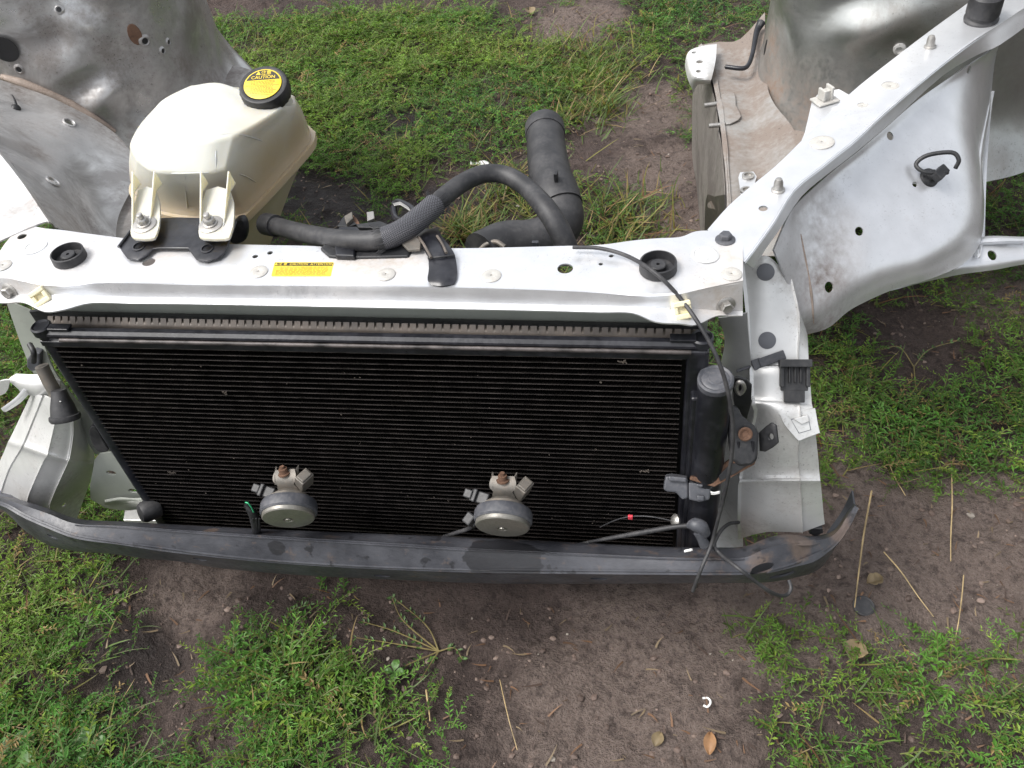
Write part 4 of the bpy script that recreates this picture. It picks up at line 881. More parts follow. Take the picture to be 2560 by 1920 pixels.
bp_ = cr(hpt, 7)[30:47]; V, Fc = tube_mesh(bp_, .0148, 28, 1, False)
brd = mk('braided_sleeve', V, Fc, M['braid'], hose)
at = brd.data.color_attributes.new('uvc', 'FLOAT_COLOR', 'POINT'); nn_ = len(bp_)
for i in range(nn_):
    for s in range(28): at.data[i * 28 + s].color = (abs(s / 14 - 1), i / (nn_ - 1), 0, 1)
rf = random.Random(2); ms = []
for end, dirn in ((0, -1), (nn_ - 1, 1)):
    ax_ = _n(bp_[min(end + 1, nn_ - 1)] - bp_[max(end - 1, 0)]) * dirn; fx, fy, fz = frame_of(ax_)
    for k in range(34):
        a = rf.uniform(0, 6.28); d0 = fx * math.cos(a) + fy * math.sin(a); s0 = bp_[end] + d0 * .0148
        ms.append(tube_mesh([s0, s0 + ax_ * .006 + d0 * rf.uniform(.0, .003), s0 + ax_ * rf.uniform(.009, .015) + d0 * rf.uniform(.0, .007)], .0004, 4, 2))
V, Fc = merge(*ms); o = mk('frayed_strands', V, Fc, M['black'], hose, smooth=False); tag(o, kind='stuff')
# big rubber air duct: straight spigot, joint collar and elbow
dpt = [P(1362, 322, z=.50), P(1366, 370, z=.50), P(1374, 430, z=.50), P(1384, 475, z=.495)]
duct = tube('air_duct', dpt, [.0325, .033, .0345, .035], M['rubber'], ROOT, 30, 5)
dd = _n(dpt[0] - dpt[1]); lathe('spigot_lip', [(.034, -.03), (.0345, -.028), (.0345, -.002), (.0335, .001), (.029, .0015), (.028, -.015), (.01, -.016)], M['rubber'], duct, dpt[0] + dd * .006, dd, 36)
tube('joint_collar', [P(1380, 462, z=.496), P(1390, 492, z=.492), P(1400, 520, z=.485)], [.0375, .0385, .037], M['rubber'], duct, 30, 4)
tube('duct_elbow', [P(1396, 505, z=.488), P(1402, 550, z=.475), P(1375, 590, z=.468), P(1320, 605, z=.47), P(1262, 610, z=.475), P(1205, 640, z=.48)], [.036, .036, .035, .034, .035, .037], M['rubber'], duct, 30, 6)
V, Fc = tube_mesh([P(1196, 630, z=.495), P(1215, 612, z=.505), P(1240, 605, z=.509), P(1262, 618, z=.505)], .004, 10, 5); mk('duct_clamp', V, Fc, M['dull_steel'], duct)
box('clamp_tag', (.010, .006, .012), M['grey_plastic'], duct, P(1339, 612, z=.515), None); box('clamp_tag', (.006, .012, .014), M['black'], duct, P(1390, 440, z=.536))
# fan shroud scraps behind the support
o = plate('fan_shroud_edge', [(800, 620), (822, 640), (860, 644), (1020, 640), (1030, 622), (1015, 596), (900, 600), (820, 600)], M['black'], ROOT, z=.634, th=.008, bw=.002)
sh_ = o
plate('shroud_block', [(836, 612), (888, 614), (886, 640), (838, 638)], M['black_gloss'], sh_, z=.6385, th=.008, bw=.002)
o = plate('shroud_bracket', [(1004, 608), (1012, 592), (1040, 588), (1052, 605), (1050, 622), (1020, 624)], M['dull_steel'], sh_, z=.640, th=.004, bw=.001)
for nm, poly, zz, mt in (('metal_prong', [(860, 540), (880, 528), (882, 545), (866, 560)], .60, 'dull_steel'), ('metal_prong', [(842, 565), (858, 540), (878, 545), (892, 560), (870, 566)], .595, 'black'), ('metal_prong', [(916, 530), (934, 527), (936, 545), (918, 552)], .60, 'steel'), ('metal_strip', [(890, 560), (950, 552), (975, 562), (970, 570), (895, 568)], .60, 'black'),
        ('plastic_catch', [(848, 566), (892, 566), (906, 584), (838, 586)], .61, 'black_gloss'), ('plastic_arm', [(880, 535), (892, 545), (900, 560), (886, 562)], .592, 'rust')):
    plate(nm, poly, M[mt], sh_, z=zz, th=.006, bw=.001)
V, Fc = tube_mesh([P(a, b_, z=z_) for a, b_, z_ in ((985, 510, .60), (1000, 506, .605), (1035, 528, .61), (1010, 552, .61), (990, 545, .60), (984, 520, .60))], .005, 10, 4); mk('hose_loop_bracket', V, Fc, M['black_gloss'], sh_)
plate('loop_rim', [(981, 508), (1000, 503), (1034, 524), (1030, 530), (1000, 511), (986, 514)], M['steel'], sh_, z=.612, th=.002)
# black strap folded over the support
st = [[P(a, b_, z=z_) for a, b_, z_ in r] for r in ([(1034, 578, .625), (1063, 572, .628), (1094, 570, .625)], [(1046, 600, .634), (1075, 594, .637), (1106, 592, .634)], [(1062, 628, .640), (1092, 622, .642), (1126, 618, .640)], [(1070, 645, .639), (1102, 641, .641), (1137, 637, .639)], [(1072, 672, .636), (1105, 669, .638), (1142, 665, .636)], [(1069, 700, .634), (1105, 700, .636), (1142, 692, .634)], [(1080, 713, .632), (1106, 715, .633), (1136, 709, .632)])]
strap = sheet('hood_seal_strap', st, M['black_gloss'], ROOT, nu=4, nv=4, th=.003)
for pts in ([(1046, 592, .638), (1060, 612, .643), (1078, 644, .645)], [(1093, 590, .638), (1106, 610, .643), (1116, 632, .645)]): tube('strap_rib', [P(a, b_, z=z_) for a, b_, z_ in pts], .0018, M['crimp'], strap, 8, 4)
V, Fc = tube_mesh([P(a, b_, z=z_) for a, b_, z_ in ((1070, 646, .641), (1102, 642, .643), (1137, 638, .641))], .0013, 8, 3); mk('strap_step', V, Fc, M['black'], strap)

# --- hood latch bracket beside the drier
lb = put(bpy.data.objects.new('latch_bracket', None), ROOT, P(1865, 1100, y=.75))
plate('latch_arm', [(1830, 948), (1846, 944), (1866, 950), (1880, 965), (1878, 1010), (1866, 1055), (1842, 1060), (1834, 1000)], M['black'], lb, y=.80, th=.004, bw=.001)
V, Fc = tube_mesh([P(a, b_, y=.795) for a, b_ in ((1840, 968), (1846, 956), (1856, 958), (1860, 972), (1850, 984), (1842, 976), (1840, 966))], .003, 8, 3); mk('latch_hook', V, Fc, M['steel'], lb)
o = plate('latch_plate', [(1822, 1012), (1846, 1018), (1856, 1040), (1890, 1068), (1898, 1085), (1895, 1150), (1880, 1165), (1850, 1168), (1830, 1150), (1822, 1090)], M['black'], lb, pl=(P(1860, 1090, y=.755), (.1, -.8, .6)), th=.014, bw=.004)
lathe('rust_washer', [(.0088, 0), (.0088, .002), (.0072, .003), (.005, .0022), (.0038, .001), (.003, .001)], M['rust'], lb, P(1863, 1085, y=.7545), (.1, -.8, .6), 26)
gm = [[PN(a, b_, P(1860, 1120, y=.748), (.05, -.9, .43)) for a, b_ in r] for r in (((1836, 1108), (1864, 1106), (1890, 1104)), ((1838, 1125), (1864, 1124), (1892, 1122)), ((1840, 1150), (1866, 1152), (1890, 1148)))]
sheet('latch_boss', gm, M['black_gloss'], lb, nu=3, nv=3, th=.01)
for a in (1846, 1882): V, Fc = tube_mesh([PN(a, 1104, P(1860, 1120, y=.747), (.05, -.9, .43)), PN(a + 2, 1150, P(1860, 1120, y=.747), (.05, -.9, .43))], .002, 8, 1); mk('boss_rib', V, Fc, M['black_gloss'], lb)
tp = plate('latch_tab', [(1896, 1082), (1914, 1066), (1927, 1057), (1939, 1064), (1944, 1108), (1930, 1120), (1912, 1130), (1898, 1128)], M['black'], lb, pl=(P(1915, 1090, y=.762), (-.62, -.7, .35)), th=.004, bw=.001)
cut(tp, [(PN(1927, 1092, P(1915, 1090, y=.762), (-.62, -.7, .35)), (-.62, -.7, .35), .0035, .0045)])
V, Fc = prism_mesh([PN(a, b_, P(1800, 1180, y=.752), (0, -.85, .53)) for a, b_ in ((1892, 1148), (1886, 1162), (1840, 1188), (1786, 1218), (1770, 1214), (1724, 1200), (1726, 1192), (1758, 1194), (1796, 1170), (1824, 1150))], (0, -.85, .53), .006); bevel(mk('rusty_stay', V, Fc, M['rust'], lb, smooth=False), .0012)
V, Fc = prism_mesh([PN(a, b_, P(1800, 1180, y=.751), (0, -.85, .53)) for a, b_ in ((1826, 1160), (1884, 1154), (1842, 1182), (1800, 1204), (1796, 1190))], (0, -.85, .53), .004); bevel(mk('stay_paint', V, Fc, M['black'], lb, smooth=False), .001)
# grey wiring connector in front of the core
cn = put(bpy.data.objects.new('wiring_connector', None), ROOT, P(1720, 1222, y=.745))
cp = (P(1720, 1222, y=.742), (0, -.75, .66))
for nm, poly, th in (('male_half', [(1658, 1224), (1664, 1192), (1680, 1190), (1720, 1196), (1720, 1246), (1706, 1250), (1690, 1232), (1668, 1230)], .022), ('female_half', [(1721, 1206), (1745, 1208), (1770, 1214), (1778, 1226), (1774, 1250), (1750, 1256), (1722, 1250)], .026), ('latch', [(1742, 1210), (1758, 1212), (1757, 1219), (1742, 1217)], .003), ('connector_block', [(1670, 1190), (1718, 1194), (1716, 1208), (1700, 1206), (1672, 1204)], .006), ('connector_block', [(1742, 1238), (1762, 1240), (1760, 1254), (1742, 1252)], .004)):
    hh = .006 if th < .01 else .0
    plate(nm, poly, M['grey_plastic'], cn, pl=(np.array(cp[0]) + np.array(_n(cp[1])) * hh, cp[1]), th=th, bw=.0022)
for k in range(2): tube('wire_stub', [P(1772, 1228 + 5 * k, y=.742), P(1785, 1232 + 3 * k, y=.740), P(1799, 1229 + 3 * k, y=.738)], .0012, M['white'], cn, 8, 3)

# --- cables
cb = [(1432, 618, 'z', .640), (1500, 621, 'z', .641), (1570, 641, 'z', .643), (1640, 684, 'z', .650), (1700, 745, 'y', .800), (1752, 818, 'y', .770), (1795, 900, 'y', .748), (1820, 980, 'y', .735), (1832, 1060, 'y', .728), (1829, 1140, 'y', .722), (1814, 1225, 'y', .715), (1795, 1300, 'y', .710), (1778, 1362, 'y', .700), (1752, 1425, 'y', .672), (1732, 1478, 'y', .665)]
def CP_(q): return P(q[0], q[1], **{q[2]: q[3]})
def cable(name, pts, r, material, label, group=None):
    V, Fc = tube_mesh([CP_(q) for q in pts], r, 10, 8); o = mk(name, V, Fc, material); tag(o, label, 'cable', group); return o
cable('hood_release_cable', cb, .0025, M['rubber'], 'long black hood release cable draped over the silver support and past the latch')
cable('hood_release_cable', [(1846, 1306, 'y', .79), (1822, 1310, 'y', .765), (1800, 1330, 'y', .735), (1786, 1362, 'y', .706), (1800, 1384, 'y', .695), (1850, 1424, 'y', .664), (1905, 1466, 'y', .662), (1940, 1486, 'y', .668), (1965, 1488, 'y', .68), (1977, 1472, 'y', .69), (1972, 1450, 'y', .70)], .0026, M['rubber'], 'short looped black cable crossing in front of the bumper beam end')
sc_ = put(bpy.data.objects.new('sensor_lead', None), ROOT, P(1760, 1345, y=.73))
tube('cable', [P(1440, 1362, y=.742), P(1520, 1346, y=.735), P(1600, 1332, y=.73), P(1680, 1318, y=.727), P(1722, 1314, y=.727)], [.002, .003, .0036, .0036, .0036], M['rubber'], sc_, 10)
tube('thin_cable', [P(1500, 1318, y=.765), P(1540, 1300, y=.76), P(1580, 1291, y=.757), P(1630, 1292, y=.753), P(1684, 1303, y=.75)], .0010, M['rubber'], sc_, 8)
lathe('grommet', [(.002, -.004), (.009, -.003), (.0105, 0), (.008, .003), (.003, .005)], M['steel'], sc_, P(1688, 1303, y=.748), (-.9, -.3, .3), 20)
tube('cable_boot', [P(1720, 1314, y=.725), P(1736, 1312, y=.722), P(1752, 1318, y=.720), P(1762, 1335, y=.718)], [.004, .0095, .010, .008], M['grey_plastic'], sc_, 14)
tube('cable_boot', [P(1744, 1330, y=.715), P(1752, 1345, y=.712), P(1762, 1362, y=.710)], [.006, .0055, .0075], M['grey_plastic'], sc_, 12)
tube('bare_tip', [P(1712, 1378, y=.705), P(1730, 1374, y=.703)], .0018, M['white'], sc_, 8, 2)
box('red_tag', (.0065, .004, .007), M['red'], sc_, P(1576, 1293, y=.755), None, bw=.0006)
tube('lead_to_horn', [P(1110, 1342, y=.745), P(1140, 1332, y=.735), P(1170, 1322, y=.728), P(1184, 1312, y=.72)], .003, M['rubber'], h2, 10)

# --- right side: upper rail, apron, strut tower, frame rail
rst = [((1772, 577), (1862, 655), (1884, 670)), ((1824, 518), (1900, 604), (1916, 620)), ((1879, 469), (1939, 549), (1953, 568)), ((1940, 418), (1986, 474), (2003, 492)), ((2002, 358), (2052, 420), (2068, 436)), ((2060, 300), (2092, 388), (2110, 404)), ((2110, 252), (2142, 348), (2160, 364)), ((2177, 195), (2217, 278), (2238, 297)), ((2310, 92), (2335, 178), (2356, 190)), ((2400, 26), (2432, 104), (2446, 136)), ((2450, -12), (2500, 60), (2500, 112)), ((2540, -80), (2590, 0), (2600, 40))]
rz = np.linspace(.628, .668, len(rst))
rr = [[] for _ in range(7)]
for (u_, f_, l_), z_ in zip(rst, rz):
    U = P(*u_, z=z_); Fq_ = P(*f_, z=z_); Lw = P(*l_, z=z_ - .026)
    rr[0].append(U + [-.002, .004, -.035]); rr[1].append(U + [0, .002, -.004]); rr[2].append(U); rr[3].append(U * .5 + Fq_ * .5 + [0, 0, .0015]); rr[4].append(U * .04 + Fq_ * .96); rr[5].append(Fq_ * .93 + Lw * .07); rr[6].append(Lw)
rail = sheet('fender_rail', rr, M['paint'], ROOT, nu=3, nv=3, th=.0025); rail['label'] = 'white-lit silver diagonal rail with pins and plugs'
hs_ = [hit(a, b_, rail) for a, b_ in ((1908, 521), (2157, 262), (2226, 213))]
cut(rail, [(hs_[0][0], (0, 0, 1), .0055, .0055), (hs_[1][0], (0, 0, 1), .0075, .0075), (hs_[2][0], (0, 0, 1), .012, .012)])
for a, b_, s in ((2157, 262, .7), (2226, 213, 1.08)):
    p, n_ = P(a, b_, z=.651), None; inst('plug', FLAT, rail, hs_[1 if s < 1 else 2][0] - np.array([0, 0, .0025]), (0, 0, 1), 0, s).data = PLUG
p, n_ = hit(2055, 357, rail); inst('plug', PLUG, rail, p, n_, 0, 1.35)
for a, b_ in ((2325, 118), (1945, 476)):
    p, n_ = hit(a, b_, rail); lathe('locating_pin', [(.0085, 0), (.0085, .002), (.0062, .003), (.0058, .012), (.004, .017), (.001, .018)], M['steel'], rail, p, n_, 20)
p, n_ = hit(2452, 50, rail)
lathe('rubber_buffer', [(.024, 0), (.0245, .004), (.0215, .007), (.0215, .010), (.0238, .012), (.0238, .040), (.021, .043), (.008, .0432), (.0075, .034)], M['rubber'], rail, p, n_ + np.array([.05, -.1, 0]), 32)
gp = plate('rail_gusset', [(1998, 365), (2012, 330), (2030, 252), (2048, 230), (2098, 222), (2130, 240), (2185, 190), (2200, 200), (2060, 330)], M['paint'], rail, z=.622, th=.003, bw=.001)
V, Fc = merge(box_mesh(.034, .026, .003), box_mesh(.010, .010, .016, (0, 0, .008)), box_mesh(.004, .016, .020, (-.006, 0, .011)), box_mesh(.004, .016, .016, (.006, 0, .010)))
o = inst('clear_clip', shape('clear_clip', V, Fc, M['clear_plug'], False), rail, P(2062, 250, z=.6245), (0, 0, 1), .5); bevel(o, .001)
M['sealer'] = plain('dirty_sealer', (.30, .24, .20), .7, var=.35, dust=(.13, .095, .075), dustamt=.8, scale=50, bs=.5)
# apron outside the rail
a0 = [(1930, 625), (1975, 525), (2060, 445), (2150, 372), (2300, 245), (2420, 165), (2500, 110)]
a1 = [(2012, 832), (2070, 815), (2130, 768), (2230, 722), (2436, 640), (2452, 420), (2490, 150)]
us = [0, .08, .3, .55, .8, .93, 1]; zs = [.592, .578, .548, .515, .482, .455, .438]
rowsA = []
for i, (u, z_) in enumerate(zip(us, zs)):
    rowsA.append([P(p0_[0] * (1 - u) + p1_[0] * u, p0_[1] * (1 - u) + p1_[1] * u, z=z_ + .04 * j / 6 + (.02 * (u > .9) if j > 4 else 0)) for j, (p0_, p1_) in enumerate(zip(a0, a1))])
sA = [(P(2022, 700, z=.5), .09), (P(2010, 620, z=.52), .09), (P(2030, 790, z=.45), .08), (P(1985, 560, z=.55), .08), (P(2040, 560, z=.54), .05), (P(2000, 760, z=.47), .07)]
M['apron'] = paint('silver_apron', base=(.66, .67, .69), metal=.72, rough=.31, dirt=.15, dcol=(.13, .098, .082), spots=sA, speck=.4)
def AB(a, b_, z_): return P(a, b_, z=z_)
apr = sheet('fender_apron', rowsA, M['apron'], ROOT, nu=6, nv=6, th=.0022, crumple=(.007, 5.5), bumps=[(AB(2148, 578, .51), .05, .009), (AB(2180, 535, .52), .025, -.006), (AB(2230, 340, .54), .03, -.006), (AB(2195, 380, .53), .025, -.006), (AB(2380, 640, .47), .045, -.009), (AB(2330, 600, .48), .03, .007), (AB(2370, 480, .49), .06, .006), (AB(2073, 718, .48), .02, .006), (AB(2270, 660, .48), .03, .006)])
apr['label'] = 'dented silver inner fender apron with holes'
cut(apr, [(hit(a, b_, apr)[0], hit(a, b_, apr)[1], r_, r_) for a, b_, r_ in ((2148, 578, .0062), (2225, 340, .0062), (2073, 718, .0075), (2287, 461, .004), (2422, 175, .0055))])
tube('sealer_bead', [hit(a, b_, apr)[0] for a, b_ in ((2002, 585), (2012, 640), (2022, 690), (2028, 735), (2032, 780), (2034, 808))], [.0008, .0016, .0010, .0022, .0016, .0008], M['sealer'], apr, 8)
# outer flange and the arm running off to the right
fl = [[P(a, b_, z=z_) for a, b_, z_ in r] for r in ([(2486, 150, .475), (2452, 300, .465), (2442, 430, .46), (2438, 560, .455), (2436, 640, .45)], [(2496, 146, .482), (2462, 300, .472), (2454, 430, .468), (2450, 560, .462), (2450, 640, .455)], [(2520, 118, .485), (2486, 230, .476), (2474, 330, .472), (2466, 450, .467), (2462, 585, .46)])]
sheet('wheel_arch_flange', fl, M['paint'], ROOT, nu=4, nv=6, th=.0025)
ar = [[P(a, b_, z=z_) for a, b_, z_ in r] for r in ([(2432, 596, .458), (2500, 593, .458), (2600, 592, .458), (2760, 590, .458)], [(2432, 607, .460), (2500, 602, .462), (2600, 602, .462), (2760, 602, .462)], [(2430, 616, .452), (2500, 612, .45), (2600, 612, .45), (2760, 612, .45)], [(2300, 702, .445), (2420, 662, .44), (2600, 640, .44), (2760, 632, .44)], [(2200, 734, .44), (2380, 690, .428), (2600, 655, .43), (2760, 645, .43)])]
arm = sheet('apron_arm', ar, M['apron'], ROOT, nu=4, nv=6, th=.0025, bumps=[(P(2482, 638, z=.445), .03, .006)])
cut(arm, [(hit(a, b_, arm)[0], hit(a, b_, arm)[1], .006, .008) for a, b_ in ((2480, 638), (2382, 661))])
# cable tie clip on the apron
p, n_ = hit(2322, 445, apr)
tie = put(bpy.data.objects.new('cable_tie', None), ROOT, p)
lathe('tie_base', [(.014, 0), (.013, .004), (.008, .006), (.007, .012)], M['black'], tie, p, n_, 24)
tube('tie_loop', [p + n_ * .012 + np.array(q) for q in ((.016, .0, .002), (.008, -.004, .004), (-.016, -.004, .006), (-.026, .006, .012), (-.012, .012, .022), (.018, .012, .026), (.028, .006, .018), (.026, .004, .006))], .0030, M['black'], tie, 8, 5)
box('tie_head', (.024, .014, .012), M['black'], tie, p + n_ * .012 + np.array([.006, -.002, .002]), n_, .2, .002)
# strut towers
def ridge(a, b, c_, r_, h, n=5): return [(TS(a[0] + (b[0] - a[0]) * k / (n - 1), a[1] + (b[1] - a[1]) * k / (n - 1), c_), r_, h * .62) for k in range(n)]
def tower(name, cx_, cy_, material, bumps, mirror, label, crum=(0, 1)):
    zs_ = [.33, .365, .395, .43, .48, .56, .66, .76, .84, .875, .885]; rs_ = [.335, .312, .295, .284, .278, .273, .268, .262, .245, .2, .08]
    G = []
    for z_, r_ in zip(zs_, rs_):
        row = []
        for k in range(25):
            a = math.radians(360 * k / 24); w = 1 + .03 * math.sin(2 * a + 1) + .02 * math.sin(5 * a + z_ * 4)
            row.append((cx_ + mirror * r_ * w * math.cos(a), cy_ + r_ * w * math.sin(a), z_))
        G.append(row)
    o = sheet(name, G, material, ROOT, nu=7, nv=7, angle=75, th=-.003, bumps=bumps, face=(cx_, cy_, .6), crumple=crum); o['label'] = label; return o
tR = (.475, 1.80)
sR = [(P(1920, 230, z=.42), .12), (P(1990, 300, z=.42), .14), (P(1905, 120, z=.48), .10), (P(2050, 320, z=.42), .12)]
M['towerR'] = paint('tower_paint_a', base=(.36, .37, .36), metal=.85, rough=.30, dirt=.12, dcol=(.17, .12, .09), spots=sR, speck=.6, stain=.35)
def TS(px, py, c_, r_=.273):    # where a pixel's ray meets the tower's cylinder
    d = ray(px, py); ox, oy = -c_[0], -c_[1]; A = d[0] ** 2 + d[1] ** 2; B = 2 * (ox * d[0] + oy * d[1]); C_ = ox * ox + oy * oy - r_ * r_; q = max(B * B - 4 * A * C_, 0)
    return CAM + d * ((-B - math.sqrt(q)) / (2 * A))
towR = tower('strut_tower', *tR, M['towerR'], [(TS(2150, 40, tR), .05, .010), (TS(2050, 15, tR), .035, -.008), (TS(2180, 80, tR), .04, -.006), (TS(2250, 120, tR), .03, .006)] + ridge((2120, 60), (2300, 40), tR, .04, -.014) + ridge((2040, 25), (2200, 5), tR, .035, .014) + ridge((1960, 60), (1975, 220), tR, .04, .008), 1, 'smooth grey-green strut tower behind the diagonal rail', (.010, 4.5))
p, n_ = hit(2249, 122, towR); lathe('weld_nut', [(.011, 0), (.010, .004), (.006, .005), (.0055, .002), (.001, .002)], M['paint_worn'], towR, p, n_, 20)
p, n_ = hit(1914, 118, towR); lathe('hole_shade_cap', [(.010, 0), (.010, .0008), (.008, .001), (.007, .0004)], M['dark'], towR, p, n_, 20, (.5, 1.6, 1))  # black cap whose colour stands for the shade in an undrilled hole
tLc = (-1.29, 1.80)
sL = [(P(60, 230, z=.5), .12), (P(200, 270, z=.48), .10), (P(420, 150, z=.5), .10), (TS(330, 80, tLc), .05), (P(500, 200, z=.42), .12)]
M['towerL'] = paint('tower_paint_b', base=(.50, .50, .50), metal=.75, rough=.28, dirt=.5, dcol=(.13, .105, .09), spots=sL, speck=.9, stain=.5)
towL = tower('strut_tower', *tLc, M['towerL'], [(TS(120, 75, tLc), .05, .018), (TS(95, 112, tLc), .03, -.016), (TS(230, 45, tLc), .05, -.018), (TS(40, 120, tLc), .06, .012), (TS(320, 110, tLc), .05, .012), (TS(180, 140, tLc), .06, -.012), (TS(300, 200, tLc), .05, .008)] + ridge((185, 238), (252, 190), tLc, .026, .013) + ridge((232, 258), (292, 212), tLc, .028, -.013) + ridge((60, 118), (150, 84), tLc, .028, .014) + ridge((50, 88), (170, 52), tLc, .035, -.015) + ridge((150, 10), (300, 40), tLc, .04, .012) + ridge((330, 60), (400, 200), tLc, .035, -.012), -1, 'stained grey strut tower with rust spot beside the coolant tank', (.026, 5.5))
tube('sealer_bead', [hit(a, b_, towL)[0] + np.array([0, -.004, .002]) for a, b_ in ((8, 192), (60, 208), (120, 232), (180, 262), (240, 296), (290, 330))], [.006, .009, .008, .01, .008, .006], M['sealer'], towL, 10)
for a, b_, r_ in ((362, 102, .013), (148, 24, .010), (420, 105, .009), (48, 173, .011), (406, 127, .009)):
    try: p, n_ = hit(a, b_, towL)
    except RuntimeError: continue
    lathe('weld_nut', [(r_, 0), (r_ * .8, .0022), (r_ * .6, .003), (r_ * .5, .001), (r_ * .1, .001)], M['towerL'], towL, p, n_, 20); lathe('bore_shade_cap', [(r_ * .46, 0), (r_ * .46, .0015), (r_ * .3, .0016)], M['dark'], towL, p, n_, 16)  # dark cap paints the shade of the nut's bore
p, n_ = hit(337, 86, towL); o = lathe('rust_spot', [(.013, 0), (.012, .0012), (.008, .0018)], M['rust'], towL, p, n_, 14, (1, 1.7, 1))
p, n_ = hit(14, 120, towL); lathe('hole_shade_cap', [(.026, 0), (.026, .001), (.022, .0012), (.018, .0006)], M['dark'], towL, p + n_ * .005, n_, 26)  # raised black cap in place of a shaded opening
# frame rails
fr = [[(1745, 128, .30), (1752, 112, .40), (1800, 105, .40), (1852, 98, .41), (1912, 30, .44)], [(1738, 180, .26), (1775, 150, .40), (1815, 160, .40), (1870, 170, .40), (1915, 180, .42)], [(1738, 240, .24), (1790, 215, .40), (1820, 230, .40), (1870, 240, .40), (1930, 250, .42)], [(1752, 330, .22), (1805, 300, .40), (1838, 310, .40), (1890, 320, .40), (1985, 325, .43)],
      [(1762, 430, .21), (1816, 400, .40), (1850, 400, .40), (1900, 400, .40), (1995, 395, .44)], [(1770, 500, .22), (1822, 480, .40), (1855, 480, .40), (1905, 480, .40), (1975, 475, .43)], [(1794, 545, .23), (1824, 560, .40), (1860, 560, .40), (1905, 560, .40), (1960, 555, .43)], [(1815, 600, .24), (1830, 640, .40), (1860, 640, .40), (1905, 640, .40), (1960, 640, .43)]]
FR = [[P(a, b_, z=z_) for a, b_, z_ in r] for r in fr]
FR = [[r[0] + [.004, 0, -.14], r[0], r[0] * .06 + r[1] * .94] + r[1:] for r in FR]
fsp = [(P(1770, 420, z=.3), .14), (P(1780, 300, z=.33), .1), (P(1860, 150, z=.4), .09)]
M['railR'] = paint('rail_paint_a', base=(.28, .27, .255), metal=.25, rough=.5, dirt=.72, dcol=(.15, .11, .085), speck=1, spots=[(P(1850, 150, z=.4), .10), (P(1880, 420, z=.4), .08)])
frR = sheet('frame_rail', FR, M['railR'], ROOT, nu=5, nv=3, th=.003, crumple=(.004, 10)); frR['label'] = 'dirt-crusted frame rail beside the smooth strut tower'
M['railside'] = paint('rail_side_paint', base=(.20, .185, .17), metal=.2, rough=.55, dirt=.6, dcol=(.05, .04, .035), speck=1)
M['raildark'] = paint('rail_side_dark', base=(.035, .032, .03), metal=.1, rough=.5, dirt=.4, dcol=(.10, .08, .07), speck=.5)  # near-black tone for the front part of the rail's left face
ug = [[r[0] + [-.004, 0, -.02], r[1] + [-.005, 0, 0], r[1] * .5 + r[2] * .5 + [-.006, 0, 0], r[2] + [-.005, 0, -.004]] for r in FR[1:]]
sheet('rail_web', ug[:5], M['railside'], frR, nu=5, nv=3, th=.002, crumple=(.003, 12)); sheet('rail_web', ug[4:], M['raildark'], frR, nu=5, nv=3, th=.002, crumple=(.003, 12))
bp2 = [[P(a, b_, z=z_) for a, b_, z_ in r] for r in ([(1712, 165, .405), (1716, 140, .42), (1728, 124, .424), (1760, 114, .424), (1792, 110, .422)], [(1716, 185, .405), (1722, 165, .424), (1740, 150, .428), (1766, 146, .428), (1790, 145, .424)], [(1722, 205, .40), (1732, 188, .424), (1748, 180, .428), (1768, 178, .428), (1784, 176, .424)], [(1730, 222, .385), (1738, 203, .412), (1752, 200, .418), (1766, 200, .418), (1778, 200, .415)], [(1732, 235, .37), (1742, 214, .395), (1754, 211, .40), (1766, 211, .40), (1776, 210, .40)])]
mb = sheet('mount_bracket', bp2, M['paint_worn'], ROOT, nu=3, nv=3, th=.003)
cut(mb, [(hit(a, b_, mb)[0], hit(a, b_, mb)[1], r_, r_) for a, b_, r_ in ((1735, 131, .005), (1749, 154, .0068), (1746, 178, .005))])
plate('rail_flap', [(1803, 236), (1836, 232), (1840, 262), (1853, 290), (1836, 304), (1815, 309), (1805, 285)], M['railR'], frR, z=.404, th=.003, bw=.001, rnd=2)
for a, b_, c_, d_ in ((1760, 264, 1796, 259), (1772, 315, 1806, 312)): tube('stud', [P(a, b_, z=.40), P(c_, d_, z=.40)], .0045, M['steel'], frR, 10, 2)
tube('brake_line', [P(1814, 167, z=.425), P(1856, 171, z=.425), P(1872, 160, z=.425), P(1882, 130, z=.43), P(1892, 80, z=.44), P(1903, 56, z=.45)], [.0045] * 4 + [.006, .009], M['black_gloss'], frR, 12)
tube('line_tip', [P(1812, 166, z=.425), P(1817, 167, z=.425)], .003, M['dull_steel'], frR, 8, 2)
nb = plate('nut_plate', [(1846, 442), (1850, 430), (1884, 428), (1892, 440), (1884, 470), (1872, 490), (1852, 486)], M['paint'], frR, z=.415, th=.004, bw=.001)
for a, b_ in ((1870, 441), (1866, 478)): lathe('weld_nut', [(.0105, 0), (.0105, .003), (.0065, .0035), (.006, .0005), (.001, .0005)], M['steel'], nb, P(a, b_, z=.416), (0, 0, 1), 22)
ia = [[P(a, b_, z=z_) for a, b_, z_ in r] for r in ([(1985, 325, .43), (2040, 330, .46), (2120, 300, .50)], [(1990, 395, .44), (2030, 390, .48), (2070, 360, .55)], [(1975, 475, .43), (1990, 455, .48), (2010, 430, .55)], [(1960, 555, .43), (1965, 540, .48), (1970, 520, .55)])]
sheet('apron_panel', ia, M['railR'], ROOT, nu=4, nv=4, th=.002)

